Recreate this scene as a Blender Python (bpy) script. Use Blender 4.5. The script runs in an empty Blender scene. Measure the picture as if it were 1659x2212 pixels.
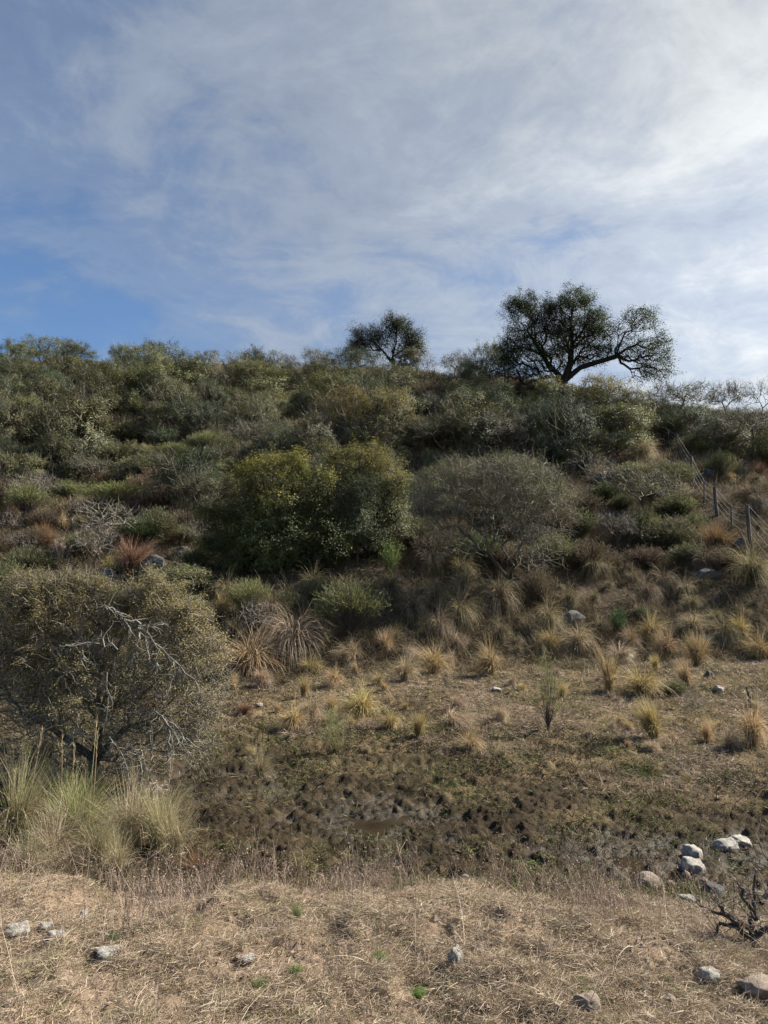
import bpy, bmesh, math
import numpy as np
from mathutils import Vector, noise as mnoise

S = bpy.context.scene
COL = S.collection
PI = math.pi

# ------------------------------------------------------------------ camera
THETA = math.radians(6.78)          # pitch up
FPX = 1598.5                        # focal length in units of a 1659 x 2212 frame
CU, CV = 829.5, 1106.0
EYE = 1.6
cd = bpy.data.cameras.new('camera')
cd.sensor_fit = 'VERTICAL'; cd.sensor_height = 36.0; cd.sensor_width = 27.0; cd.lens = 26.0
cd.clip_start = 0.05; cd.clip_end = 3000
cam = bpy.data.objects.new('camera', cd); COL.objects.link(cam)
cam.location = (0, 0, EYE); cam.rotation_euler = (PI / 2 + THETA, 0, 0)
S.camera = cam

# ------------------------------------------------------------------ light
SUN_AZ, SUN_EL = math.radians(72), math.radians(40)     # azimuth clockwise from +Y
SUN = Vector((math.sin(SUN_AZ) * math.cos(SUN_EL), math.cos(SUN_AZ) * math.cos(SUN_EL), math.sin(SUN_EL)))
sl = bpy.data.lights.new('sun', 'SUN'); sl.energy = 5.0; sl.angle = math.radians(.9); sl.color = (1, .95, .86)
so = bpy.data.objects.new('sun', sl); COL.objects.link(so); so.rotation_euler = SUN.to_track_quat('Z', 'Y').to_euler()

S.view_settings.view_transform = 'Standard'; S.view_settings.look = 'None'
S.view_settings.exposure = 1.2; S.view_settings.gamma = 1
S.render.engine = 'CYCLES'
S.cycles.max_bounces = 5; S.cycles.diffuse_bounces = 3; S.cycles.glossy_bounces = 2
S.cycles.transmission_bounces = 3; S.cycles.transparent_max_bounces = 4
S.cycles.caustics_reflective = False; S.cycles.caustics_refractive = False
S.cycles.use_adaptive_sampling = True; S.cycles.adaptive_threshold = 0.015
S.render.use_persistent_data = False


class NT:
    """small node-tree writer"""
    def __init__(self, nt):
        self.nt = nt; nt.nodes.clear()

    def n(self, typ, props=None, **ins):
        nd = self.nt.nodes.new(typ)
        for k, v in (props or {}).items():
            setattr(nd, k, v)
        for k, v in ins.items():
            key = int(k[1:]) if k[0] == 'i' and k[1:].isdigit() else k.replace('_', ' ')
            self.set(nd.inputs[key], v)
        return nd

    def set(self, sock, v):
        if isinstance(v, bpy.types.NodeSocket):
            self.nt.links.new(v, sock)
        elif isinstance(v, bpy.types.Node):
            self.nt.links.new(v.outputs[0], sock)
        else:
            sock.default_value = v

    def math(self, op, a, b=0.0, c=0.0, clamp=False):
        nd = self.nt.nodes.new('ShaderNodeMath'); nd.operation = op; nd.use_clamp = clamp
        for i, v in enumerate((a, b, c)):
            self.set(nd.inputs[i], v)
        return nd.outputs[0]

    def vec(self, op, a, b=(0, 0, 0)):
        nd = self.nt.nodes.new('ShaderNodeVectorMath'); nd.operation = op
        self.set(nd.inputs[0], a); self.set(nd.inputs[1], b)
        return nd.outputs['Value'] if op == 'DOT_PRODUCT' else nd.outputs[0]

    def mix(self, f, a, b, blend='MIX'):
        nd = self.nt.nodes.new('ShaderNodeMix'); nd.data_type = 'RGBA'; nd.blend_type = blend
        self.set(nd.inputs[0], f); self.set(nd.inputs[6], a); self.set(nd.inputs[7], b)
        return nd.outputs[2]

    def ramp(self, f, stops, interp='LINEAR'):
        nd = self.nt.nodes.new('ShaderNodeValToRGB'); cr = nd.color_ramp; cr.interpolation = interp
        while len(cr.elements) > 1:
            cr.elements.remove(cr.elements[0])
        for i, (p, c) in enumerate(stops):
            e = cr.elements[0] if i == 0 else cr.elements.new(p)
            e.position = p
            e.color = (c, c, c, 1) if isinstance(c, (int, float)) else (*c, 1)
        self.set(nd.inputs[0], f)
        return nd.outputs[0]

    def noise(self, vec, scale, detail=4, rough=.55, dist=0.0):
        nd = self.n('ShaderNodeTexNoise', Scale=scale, Detail=detail, Roughness=rough, Distortion=dist)
        if vec is not None:
            self.set(nd.inputs['Vector'], vec)
        return nd.outputs[0]


def C4(c):
    return (*c, 1)


# ------------------------------------------------------------------ sky
w = bpy.data.worlds.new('World'); S.world = w; w.use_nodes = True
T = NT(w.node_tree)
sky = T.n('ShaderNodeTexSky', {'sky_type': 'NISHITA'})
sky.sun_disc = False; sky.sun_elevation = SUN_EL; sky.sun_rotation = SUN_AZ
sky.altitude = 900; sky.air_density = 1.0; sky.dust_density = .6; sky.ozone_density = 1.6
gen = T.n('ShaderNodeTexCoord').outputs['Generated']
sep = T.n('ShaderNodeSeparateXYZ', Vector=gen)
zz = T.math('ADD', T.math('MAXIMUM', sep.outputs[2], 0.0), .22)
px = T.math('DIVIDE', sep.outputs[0], zz); py = T.math('DIVIDE', sep.outputs[1], zz)
pl = T.n('ShaderNodeCombineXYZ', X=px, Y=py, Z=0.0).outputs[0]
mp = T.n('ShaderNodeMapping', Vector=pl, Rotation=(0, 0, math.radians(-28)), Scale=(1.0, 1.12, 1), Location=(3.1, 1.4, 0)).outputs[0]
n_big = T.noise(mp, .95, 7, .56, .35)
n_mid = T.noise(mp, 2.9, 10, .62, .7)
n_fine = T.noise(mp, 9.0, 7, .62, .5)
sd = T.math('MAXIMUM', T.vec('DOT_PRODUCT', T.vec('NORMALIZE', gen), (.757, .618, .212)), 0.0)
dens = T.math('ADD', T.math('MULTIPLY', n_big, .50), T.math('MULTIPLY', n_mid, .52))
dens = T.math('ADD', dens, T.math('MULTIPLY', n_fine, .20))
dens = T.math('ADD', dens, T.math('MULTIPLY', T.math('SUBTRACT', sd, .66), .48))
dens = T.math('ADD', dens, T.math('MULTIPLY', T.math('MINIMUM', T.math('SUBTRACT', sep.outputs[2], .36), .25), .24))
cover = T.ramp(dens, [(.36, .08), (.50, .38), (.63, .70), (.84, .97)], 'EASE')
glow = T.math('POWER', sd, 3.6)
lum = T.math('ADD', 1.66, T.math('MULTIPLY', glow, 2.8))
lum = T.math('MULTIPLY', lum, T.math('ADD', .33, T.math('MULTIPLY', T.math('ADD', n_mid, T.math('MULTIPLY', n_fine, .6)), .86)))
ccol = T.mix(T.math('MULTIPLY', sd, 1.0, clamp=True), (.80, .96, 1.20, 1), (.98, 1.0, .99, 1))
cl = T.vec('MULTIPLY', ccol, T.n('ShaderNodeCombineXYZ', X=lum, Y=lum, Z=lum).outputs[0])
skyc = T.vec('MULTIPLY', sky.outputs[0], (.46, .57, .66))
colr = T.mix(cover, skyc, cl)
bg = T.n('ShaderNodeBackground', Color=colr, Strength=.1)
out = T.n('ShaderNodeOutputWorld', Surface=bg)

# ------------------------------------------------------------------ noise and terrain


def _hash(ix, iy, seed):
    h = (ix.astype(np.int64) * 374761393 + iy.astype(np.int64) * 668265263 + seed * 1442695041) & 0xFFFFFFFF
    h = ((h ^ (h >> 13)) * 1274126177) & 0xFFFFFFFF
    h = (h ^ (h >> 16)) & 0xFFFF
    return h / 65535.0


def vnoise(x, y, seed=0):
    xi = np.floor(x); yi = np.floor(y)
    fx = x - xi; fy = y - yi
    fx = fx * fx * fx * (fx * (fx * 6 - 15) + 10); fy = fy * fy * fy * (fy * (fy * 6 - 15) + 10)
    a = _hash(xi, yi, seed); b = _hash(xi + 1, yi, seed)
    c = _hash(xi, yi + 1, seed); d = _hash(xi + 1, yi + 1, seed)
    return (a + (b - a) * fx) * (1 - fy) + (c + (d - c) * fx) * fy - .5      # -.5 .. .5


def fbm(x, y, seed=0, octv=4, gain=.5):
    s = 0; a = 1.0
    for o in range(octv):
        s = s + a * vnoise(x * 2 ** o + 17.3 * o, y * 2 ** o - 9.1 * o, seed + o)
        a *= gain
    return s


def v2z(Y, V):
    return EYE + Y * np.tan(np.arctan((CV - V) / FPX) + THETA)


HILL = {   # frame column -> (distance, frame row of the bare ground)
    -150: [(19, 1440), (23, 1270), (28, 1140), (35, 1025), (45, 915), (58, 830), (72, 775), (90, 775)],
    0:    [(19, 1435), (23, 1265), (28, 1135), (35, 1020), (45, 915), (58, 832), (70, 782), (90, 785)],
    400:  [(19, 1430), (23, 1262), (28, 1125), (34, 1022), (44, 905), (55, 835), (67, 790), (85, 795)],
    830:  [(19, 1430), (21, 1345), (23, 1262), (27, 1140), (32, 1040), (38, 950), (46, 880), (54, 832), (62, 802), (80, 815)],
    1050: [(19, 1430), (21, 1345), (23.5, 1250), (27.5, 1130), (32, 1035), (37, 955), (44, 872), (50, 828), (58, 815), (75, 850)],
    1215: [(19, 1430), (21, 1345), (24, 1240), (28, 1120), (32, 1035), (36, 955), (42, 856), (46, 836), (54, 835), (70, 880)],
    1400: [(19, 1430), (21, 1345), (24, 1240), (28, 1120), (33, 1010), (36, 962), (42, 905), (48, 882), (56, 880), (70, 915)],
    1659: [(18, 1430), (20.5, 1300), (23.7, 1178), (28, 1090), (33, 1020), (38, 972), (45, 930), (52, 902), (60, 900), (75, 930)],
    1850: [(18, 1430), (20.5, 1300), (23.7, 1180), (28, 1095), (33, 1025), (38, 980), (45, 940), (52, 915), (60, 912), (75, 940)],
}
_YG = np.arange(10, 400.01, .5)
_cols = sorted(HILL)
_T = []
for u in _cols:
    pts = HILL[u]
    ys = [p[0] for p in pts]; zs = [float(v2z(p[0], p[1])) for p in pts]
    s0 = (zs[1] - zs[0]) / (ys[1] - ys[0])
    ys = [10] + ys + [130, 400]; zs = [zs[0] - s0 * (pts[0][0] - 10)] + zs + [zs[-1] - 4, zs[-1] - 22]
    z = np.interp(_YG, ys, zs)
    k = np.array([1, 2, 3, 2, 1.]); k /= k.sum()
    z = np.convolve(np.pad(z, 2, mode='edge'), k, mode='valid')
    _T.append(z)
_T = np.array(_T)
_phi = np.arctan((np.array(_cols) - CU) / FPX)

SX = np.array([-14, -8, -5, -1.9, -.6, .9, 2.3, 3.2, 6, 12])
SY = np.array([13.5, 12.6, 11.6, 10.1, 8.85, 8.13, 7.45, 6.93, 5.9, 4.6])


def stream_d(x, y):
    return y - np.interp(x, SX, SY)


BY = np.array([-30, -1.9, -1.0, -.3, .5, 1.3, 2.2, 40]); BZ = np.array([.12, 0, -.07, -.24, -.54, -.74, -.92, -1.2])
PD = np.array([-40, -5.6, -4.1, -3.0, -2.0, -1.0, 0, 1.1, 2.5, 5, 8, 11, 14, 60])
PZ = np.array([.15, 0, -.12, -.36, -.66, -.88, -.95, -.92, -.84, -.62, -.34, .02, .2, .6])


def smooth01(t):
    t = np.clip(t, 0, 1); return t * t * (3 - 2 * t)


def bank_shift(x):
    """the near bank's edge comes closer towards the stones"""
    return .24 * np.clip(x, -.5, 3.5)


def ground_z(x, y, micro=False):
    x = np.asarray(x, float); y = np.asarray(y, float)
    d = stream_d(x, y)
    z = (np.interp(d, PD, PZ) + np.interp(d - .5, PD, PZ) + np.interp(d + .5, PD, PZ)) / 3
    zl = np.interp(d, [-8, -1.2, -.2], [-.66, -.86, -.95])
    zn = 0
    for e in (-.25, 0, .25):
        zn = zn + np.maximum(np.interp(y + bank_shift(x) - 5.35 - .25 * np.sin(x * 1.1) - .9 * fbm(x / 1.3, y / 3, 47, 3) + e, BY, BZ), zl) / 3
    z = np.where(d < -.2, zn, z)
    r = np.hypot(x, y); phi = np.arctan2(x, y)
    pc = np.clip(phi, _phi[0], _phi[-1])
    Ye = np.where(np.abs(phi) > abs(_phi[0]), r * np.cos(pc), y)
    ci = np.clip(np.searchsorted(_phi, pc) - 1, 0, len(_phi) - 2)
    f = smooth01((pc - _phi[ci]) / (_phi[ci + 1] - _phi[ci]))
    q = np.clip((Ye - _YG[0]) / .5, 0, len(_YG) - 1.001); qi = q.astype(int); qf = q - qi
    za = _T[ci, qi] * (1 - qf) + _T[ci, qi + 1] * qf
    zb = _T[ci + 1, qi] * (1 - qf) + _T[ci + 1, qi + 1] * qf
    h = za * (1 - f) + zb * f
    h = h + fbm(x / 3.2, y / 3.2, 11, 3) * .55 * smooth01((Ye - 20) / 8)
    bl = smooth01((Ye - 17.6) / 2.6) * (1 - smooth01((np.abs(phi) - 1.05) / .5))
    z = z * (1 - bl) + h * bl
    z = z + fbm(x / 1.3, y / 1.3, 5, 3) * .10 * smooth01((y - 1) / 2)
    if micro:
        wet = mudness(x, y)
        m = fbm(x / .13, y / .13, 21, 4, .62) * (.045 + .036 * wet) + fbm(x / .45, y / .45, 31, 2) * .06
        z = z + m
    return z


def mudness(x, y):
    d = stream_d(x, y)
    m = smooth01((y + bank_shift(x) - 5.6 + .5 * fbm(x / .7, y / .7, 43, 3)) / 1.0) * (1 - .8 * smooth01((d - .9) / 3.4)) * (1 - smooth01((d - 3.4) / 3))
    return np.clip(m * (1 + 1.5 * fbm(x / 1.1, y / 1.1, 41, 3)), 0, 1)


def ray(U, V):
    b = (CV - V) / FPX
    return (U - CU) / FPX, math.cos(THETA) - b * math.sin(THETA), math.sin(THETA) + b * math.cos(THETA)


_YS = np.concatenate([np.arange(1.5, 24, .02), np.arange(24, 95, .05)])


def hit(U, V):
    """where the sight line through a frame position meets the ground: x, y, z, metres per frame unit"""
    dx, dy, dz = ray(U, V)
    s = _YS / dy
    g = ground_z(dx * s, _YS)
    below = np.nonzero(EYE + dz * s < g)[0]
    i = below[0] if len(below) else int(np.argmin(np.abs(_YS - 58)))
    sc = s[i]
    return dx * sc, _YS[i], float(g[i]), sc / FPX


def project(x, y, z):
    cy, sy = math.cos(THETA), math.sin(THETA)
    zz = z - EYE
    D = y * cy + zz * sy; up = zz * cy - y * sy
    return CU + x / D * FPX, CV - up / D * FPX


# ------------------------------------------------------------------ mesh writing
class Geo:
    def __init__(self):
        self.v = []; self.f = []; self.t = []; self.n = 0

    def add(self, v, f, t):
        if len(v) == 0:
            return
        self.v.append(v); self.f.append(f + self.n)
        self.t.append(np.broadcast_to(np.asarray(t, float), (len(v),)))
        self.n += len(v)

    def mesh(self, name, mat, smooth=False):
        me = bpy.data.meshes.new(name)
        v = np.concatenate(self.v).astype(np.float32); f = np.concatenate(self.f).astype(np.int32)
        t = np.concatenate(self.t).astype(np.float32)
        me.vertices.add(len(v)); me.vertices.foreach_set('co', v.ravel())
        me.loops.add(f.size); me.loops.foreach_set('vertex_index', f.ravel())
        me.polygons.add(len(f)); me.polygons.foreach_set('loop_start', np.arange(0, f.size, f.shape[1], dtype=np.int32))
        me.polygons.foreach_set('use_smooth', np.full(len(f), smooth))
        a = me.attributes.new('tint', 'FLOAT', 'POINT'); a.data.foreach_set('value', t)
        me.update(calc_edges=True)
        me.materials.append(mat)
        return me


def obj(name, me, parent=None):
    o = bpy.data.objects.new(name, me); COL.objects.link(o)
    if parent is not None:
        o.parent = parent
    return o


def tag(o, label=None, cat=None, group=None, kind=None):
    if label: o['label'] = label
    if cat: o['category'] = cat
    if group: o['group'] = group
    if kind: o['kind'] = kind
    return o


def norm(v):
    return v / np.maximum(np.linalg.norm(v, axis=-1, keepdims=True), 1e-9)


def rnd_dirs(rng, n):
    return norm(rng.normal(size=(n, 3)))


def ribbons(base, dirn, L, W, droop, nseg, rng, tint, tip=None, kink=0.0, taper=.85):
    """grass blades and twigs: narrow tapering strips; tint may change from base to tip"""
    n = len(base)
    d = norm(dirn.copy()); p = base.copy()
    side = norm(np.cross(d, rnd_dirs(rng, n)))
    L = np.broadcast_to(L, (n,)); W = np.broadcast_to(W, (n,)); droop = np.broadcast_to(droop, (n,))
    tint = np.broadcast_to(tint, (n,)); tip = tint if tip is None else np.broadcast_to(tip, (n,))
    V = np.empty((n, nseg + 1, 2, 3)); Tn = np.empty((n, nseg + 1, 2))
    for i in range(nseg + 1):
        s = i / nseg
        hw = (W * .5 * (1 - taper * s ** 1.4))[:, None]
        V[:, i, 0] = p - side * hw; V[:, i, 1] = p + side * hw
        Tn[:, i, :] = (tint * (1 - s) + tip * s)[:, None]
        if i < nseg:
            p = p + d * (L / nseg)[:, None]
            d[:, 2] -= droop / nseg
            if kink:
                d = d + rng.normal(size=(n, 3)) * kink
            d = norm(d)
    idx = np.arange(n)[:, None] * (nseg + 1) * 2 + np.arange(nseg)[None, :] * 2
    F = np.stack([idx, idx + 1, idx + 3, idx + 2], -1).reshape(-1, 4)
    return V.reshape(-1, 3), F, Tn.reshape(-1)


def leaf_quads(c, size, rng, tint, up=.5, aspect=.45, face=None):
    n = len(c)
    size = np.broadcast_to(size, (n,))[:, None]
    nn = rnd_dirs(rng, n); nn[:, 2] = np.abs(nn[:, 2]) + up; nn = norm(nn)
    if face is not None:
        nn = norm(nn * .75 + face)
    a = norm(np.cross(nn, rnd_dirs(rng, n))); b = np.cross(nn, a)
    L = a * size * .5; B = b * size * .5 * aspect
    V = np.stack([c - L, c + B + L * .1 + nn * size * .06, c + L, c - B + L * .1 + nn * size * .06], 1).reshape(-1, 3)
    F = np.arange(4 * n).reshape(-1, 4)
    return V, F, np.repeat(np.broadcast_to(tint, (n,)), 4)


def tube_edges(P0, P1, R0, R1, k, tint):
    n = len(P0)
    d = norm(P1 - P0)
    ref = np.where(np.abs(d[:, 2:3]) < .9, np.array([[0, 0, 1.]]), np.array([[1., 0, 0]]))
    a = norm(np.cross(d, ref)); b = np.cross(d, a)
    ang = np.arange(k) * 2 * PI / k
    ring = a[:, None, :] * np.cos(ang)[None, :, None] + b[:, None, :] * np.sin(ang)[None, :, None]
    A = P0[:, None, :] + ring * R0[:, None, None]; B = P1[:, None, :] + ring * R1[:, None, None]
    V = np.concatenate([A, B], 1).reshape(-1, 3)
    i = np.arange(n)[:, None] * 2 * k; j = np.arange(k)[None, :]; j2 = (j + 1) % k
    F = np.stack([i + j, i + j2, i + k + j2, i + k + j], -1).reshape(-1, 4)
    return V, F, np.repeat(np.broadcast_to(tint, (n,)), 2 * k)


def grow(starts, targets, rng, bf=.35, seg=.5, jit=.12):
    """branch skeleton: each target joins the node that is near and not far from the root along the wood"""
    mx = 40 * len(targets) + 400
    P = np.zeros((mx, 3)); par = np.full(mx, -1); path = np.zeros(mx); n = 0
    main = []
    for poly in starts:
        poly = np.asarray(poly, float)
        if n == 0:
            P[0] = poly[0]; n = 1; last = 0
        else:
            last = int(np.argmin(((P[:n] - poly[0]) ** 2).sum(1)))
        for q in poly[1:]:
            P[n] = q; par[n] = last; path[n] = path[last] + np.linalg.norm(q - P[last]); last = n; n += 1
    nm = n
    order = np.argsort(((targets - P[nm - 1 if len(starts) == 1 else 0]) ** 2).sum(1))
    for t in targets[order]:
        dist = np.sqrt(((P[:n] - t) ** 2).sum(1))
        j = int(np.argmin(dist + bf * path[:n]))
        m = max(1, int(round(dist[j] / seg)))
        a = P[j].copy(); last = j
        for i in range(1, m + 1):
            q = a + (t - a) * i / m
            if i < m:
                q = q + rng.normal(size=3) * jit * min(seg, dist[j])
                q[2] += .10 * dist[j] * math.sin(PI * i / m)
            if n >= mx:
                break
            P[n] = q; par[n] = last; path[n] = path[last] + np.linalg.norm(q - P[last]); last = n; n += 1
    P = P[:n]; par = par[:n]
    tips = np.zeros(n); haschild = np.zeros(n, bool)
    haschild[par[par >= 0]] = True
    tips[~haschild] = 1
    for i in range(n - 1, 0, -1):
        tips[par[i]] += tips[i]
    return P, par, tips, ~haschild


def skeleton_mesh(g, P, par, tips, rtip, power, rng, tint=.5, thick=.035):
    r = rtip * tips ** power
    e = np.arange(1, len(P)); pp = par[1:]
    R1 = r[e]; R0 = np.minimum(r[pp], R1 * 1.35)
    tn = np.clip(.72 - .62 * np.clip((R1 - rtip) / (thick * 1.3), 0, 1) + rng.uniform(-.15, .15, len(e)), 0, 1)
    big = R1 > thick
    if big.any():
        d = norm(P[e] - P[pp])
        A = P[pp] - d * (R0 * .35)[:, None]
        g.add(*tube_edges(A[big], P[e][big], R0[big], R1[big], 7, tn[big]))
    if (~big).any():
        g.add(*tube_edges(P[pp][~big], P[e][~big], R0[~big], R1[~big], 3, tn[~big]))
    return r


def lobe_points(lobes, n, rng, shell=.4, flat=.55):
    """targets through a crown made of ellipsoids (x,y,z,rx,ry,rz,weight)"""
    L = np.array(lobes, float)
    vol = L[:, 3] * L[:, 5] * np.maximum(L[:, 6], .8)
    cnt = np.maximum(3, (n * vol / vol.sum()).astype(int))
    out = []; wt = []
    for l, c in zip(L, cnt):
        d = rnd_dirs(rng, c)
        d[:, 2] = np.where((d[:, 2] < -flat) & (rng.random(c) < .7), -d[:, 2], d[:, 2])
        rr = rng.random(c) ** shell
        out.append(l[:3] + d * rr[:, None] * l[3:6]); wt.append(np.full(c, l[6]))
    return np.concatenate(out), np.concatenate(wt)


def make_plant(lobes, starts, seed, n=500, bf=.35, seg=.5, jit=.12, rtip=.008, power=.46,
               leaf=.08, per=24, spread=.22, twigs=3, twig_len=.35, twig_w=.012, up=.5, gold=0.0,
               shell=.35, gap=.18, bark=None, leafmat=None, name='tree', leaf_gain=None, tinter=None, aspect=.45, kink=.18, topleaf=None, droop=.25, sprig=.2, holes=.22, hs=.55):
    rng = np.random.default_rng(seed)
    tg, wt = lobe_points(lobes, n, rng, shell)
    tg[:, 2] = np.maximum(tg[:, 2], .12)
    P, par, tips, term = grow(starts, tg, rng, bf, seg, jit)
    g = Geo()
    skeleton_mesh(g, P, par, tips, rtip, power, rng)
    thin = np.nonzero((tips <= 2))[0]
    zmin, zmax = 0, P[:, 2].max()
    fill_ = np.clip(.62 + holes * 4.0 * fbm(P[thin, 0] / hs + P[thin, 2] / (hs * 1.6), P[thin, 1] / hs - P[thin, 2] / (hs * 1.3), seed + 7, 2), .03, 1)
    if twigs:
        b = np.repeat(P[thin], twigs, 0)
        b = b[rng.random(len(b)) < np.repeat(.25 + .75 * fill_, twigs)]
        b = b + rng.normal(size=b.shape) * .03
        out = norm(b - np.array([P[:, 0].mean(), P[:, 1].mean(), zmax * .35]))
        dr = out * .8 + rng.normal(size=b.shape) * .75
        g.add(*ribbons(b, dr, twig_len * rng.uniform(.5, 1.3, len(b)), twig_w, droop, 3, rng, rng.uniform(.3, 1, len(b)), kink=kink))
    trunk = g.mesh(name + '_wood', bark, True)
    crown = None
    if per > 0:
        Q = P[thin].copy(); cen = np.array([P[:, 0].mean(), P[:, 1].mean(), zmax * .3])
        c = np.repeat(Q, per, 0)
        # clumps: whole twig ends drop out, others carry more
        lw = np.ones(len(thin))
        d2 = ((P[thin][:, None, :] - tg[None, ::max(1, len(tg) // 300), :]) ** 2).sum(2)
        lw = wt[::max(1, len(tg) // 300)][d2.argmin(1)]
        keep = rng.random(len(thin)) > gap
        amt = np.repeat(fill_ * keep * np.clip(lw, 0, 1) * rng.uniform(.55, 1.25, len(thin)), per)
        if topleaf is not None:
            hh = np.clip(c[:, 2] / zmax, 0, 1)
            amt = amt * (topleaf + (1 - topleaf) * smooth01((hh - .35) / .4))
        nt = np.repeat(rng.normal(size=len(thin)) * .09, per)
        kp = rng.random(len(c)) < amt
        # a share of the twig ends grow out as leafy sprigs and break the outline
        spr = np.where(rng.random(len(thin)) < sprig, rng.uniform(1.5, 4.2, len(thin)), 0)
        od = norm(norm(Q - cen) + rng.normal(size=Q.shape) * .35 + np.array([0, 0, .25]))
        od = np.repeat(od, per, 0); sl_ = np.repeat(spr, per)
        along = od * (sl_ * rng.random(len(c)) * spread)[:, None]
        wid = np.where(sl_ > 0, .55, 1.0)[:, None]
        c = (c + along + rng.normal(size=c.shape) * spread * np.array([1, 1, .75]) * wid)[kp]; nt = nt[kp]
        c[:, 2] = np.maximum(c[:, 2], .05)
        hh = np.clip((c[:, 2] - zmin) / (zmax - zmin), 0, 1)
        cl = fbm(c[:, 0] / .7 + c[:, 2] / .9, c[:, 1] / .7 + 3 + c[:, 2] / .8, seed, 2)
        tint = np.clip(.30 + rng.normal(size=len(c)) * .11 + nt + cl * .3, 0, .58)
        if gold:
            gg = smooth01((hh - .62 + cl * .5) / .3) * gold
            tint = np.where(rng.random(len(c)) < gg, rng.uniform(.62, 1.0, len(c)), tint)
        g2 = Geo(); g2.add(*leaf_quads(c, leaf * rng.uniform(.6, 1.3, len(c)), rng, tint, up * .6, aspect, norm(c - cen)))
        crown = g2.mesh(name + '_leaves', leafmat)
    return trunk, crown


# ------------------------------------------------------------------ materials
def new_mat(name):
    m = bpy.data.materials.new(name); m.use_nodes = True
    return m, NT(m.node_tree)


def ribbon_mat(name, stops, rough=.6, transl=.25, var=.18, spec=.25):
    m, t = new_mat(name)
    at = t.n('ShaderNodeAttribute', {'attribute_name': 'tint'}).outputs['Fac']
    c = t.ramp(at, stops)
    rn = t.n('ShaderNodeObjectInfo').outputs['Random']
    hs = t.n('ShaderNodeHueSaturation', Hue=t.math('ADD', .5, t.math('MULTIPLY', t.math('SUBTRACT', rn, .5), .035)),
             Saturation=t.math('ADD', .92, t.math('MULTIPLY', rn, .16)),
             Value=t.math('ADD', 1 - var, t.math('MULTIPLY', t.math('FRACT', t.math('MULTIPLY', rn, 7.31)), 2 * var)), Color=c).outputs[0]
    p = t.n('ShaderNodeBsdfPrincipled', Base_Color=hs, Roughness=rough)
    p.inputs['Specular IOR Level'].default_value = spec
    sh = p.outputs[0]
    if transl:
        tr = t.n('ShaderNodeBsdfTranslucent', Color=hs).outputs[0]
        mx = t.n('ShaderNodeMixShader', i0=transl, i1=sh, i2=tr); sh = mx.outputs[0]
    t.n('ShaderNodeOutputMaterial', Surface=sh)
    return m


M = {}
M['bark'] = ribbon_mat('dark bark', [(0, (.022, .018, .014)), (.6, (.06, .05, .04)), (1, (.13, .115, .095))], .85, 0)
M['grey_bark'] = ribbon_mat('grey bark', [(0, (.05, .042, .033)), (.5, (.135, .115, .092)), (1, (.29, .255, .205))], .85, 0)
M['pale_twig'] = ribbon_mat('pale thorn wood', [(0, (.04, .034, .027)), (.5, (.155, .136, .105)), (1, (.34, .30, .235))], .85, 0)
M['lichen'] = ribbon_mat('lichen crusted bark', [(0, (.09, .08, .062)), (.5, (.21, .20, .155)), (1, (.38, .36, .29))], .9, 0)
M['leaf_big'] = ribbon_mat('olive tree leaf', [(0, (.022, .034, .012)), (.35, (.055, .075, .027)), (.6, (.11, .125, .040)), (1, (.22, .20, .05))], .6, .32)
M['leaf_dome'] = ribbon_mat('evergreen leaf', [(0, (.048, .056, .023)), (.3, (.115, .122, .047)), (.58, (.205, .195, .078)), (1, (.36, .29, .10))], .5, .22, .42)
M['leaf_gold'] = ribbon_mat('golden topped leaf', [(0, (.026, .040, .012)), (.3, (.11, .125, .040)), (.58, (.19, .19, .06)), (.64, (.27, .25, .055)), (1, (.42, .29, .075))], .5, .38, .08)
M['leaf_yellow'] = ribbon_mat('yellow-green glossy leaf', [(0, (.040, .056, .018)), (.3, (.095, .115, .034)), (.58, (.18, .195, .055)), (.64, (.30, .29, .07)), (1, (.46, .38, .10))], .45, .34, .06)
M['leaf_olive'] = ribbon_mat('small olive thorn leaf', [(0, (.15, .14, .060)), (.35, (.26, .235, .10)), (.6, (.38, .32, .14)), (1, (.46, .37, .15))], .65, .36, .14)
M['leaf_gold_thorn'] = ribbon_mat('ochre thorn leaf', [(0, (.15, .14, .055)), (.35, (.27, .235, .092)), (.6, (.385, .32, .12)), (1, (.45, .36, .14))], .65, .42, .1)
M['leaf_grey'] = ribbon_mat('grey green thorn leaf', [(0, (.095, .10, .050)), (.35, (.175, .178, .088)), (.6, (.26, .255, .125)), (1, (.33, .30, .14))], .65, .36, .16)
M['leaf_grey_hill'] = ribbon_mat('dull thorn leaf', [(0, (.06, .064, .032)), (.35, (.11, .114, .055)), (.6, (.165, .165, .078)), (1, (.22, .20, .09))], .65, .25, .25)
M['leaf_olive_hill'] = ribbon_mat('olive hill leaf', [(0, (.08, .078, .032)), (.35, (.145, .138, .055)), (.6, (.215, .195, .078)), (1, (.28, .24, .09))], .65, .25, .25)
M['leaf_dark'] = ribbon_mat('dark fine leaf', [(0, (.032, .045, .021)), (.35, (.070, .092, .042)), (.6, (.115, .14, .06)), (1, (.18, .19, .07))], .6, .22, .35)
M['broom'] = ribbon_mat('broom green', [(0, (.15, .115, .07)), (.4, (.15, .17, .065)), (.7, (.215, .225, .085)), (1, (.315, .32, .12))], .6, .28, .18)
M['pale_broom'] = ribbon_mat('pale broom', [(0, (.12, .085, .06)), (.4, (.20, .195, .085)), (.7, (.28, .275, .125)), (1, (.38, .375, .18))], .65, .35, .1)
M['low'] = ribbon_mat('low scrub', [(0, (.09, .07, .046)), (.4, (.105, .112, .055)), (.7, (.165, .168, .08)), (1, (.25, .24, .11))], .65, .34, .25)
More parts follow.
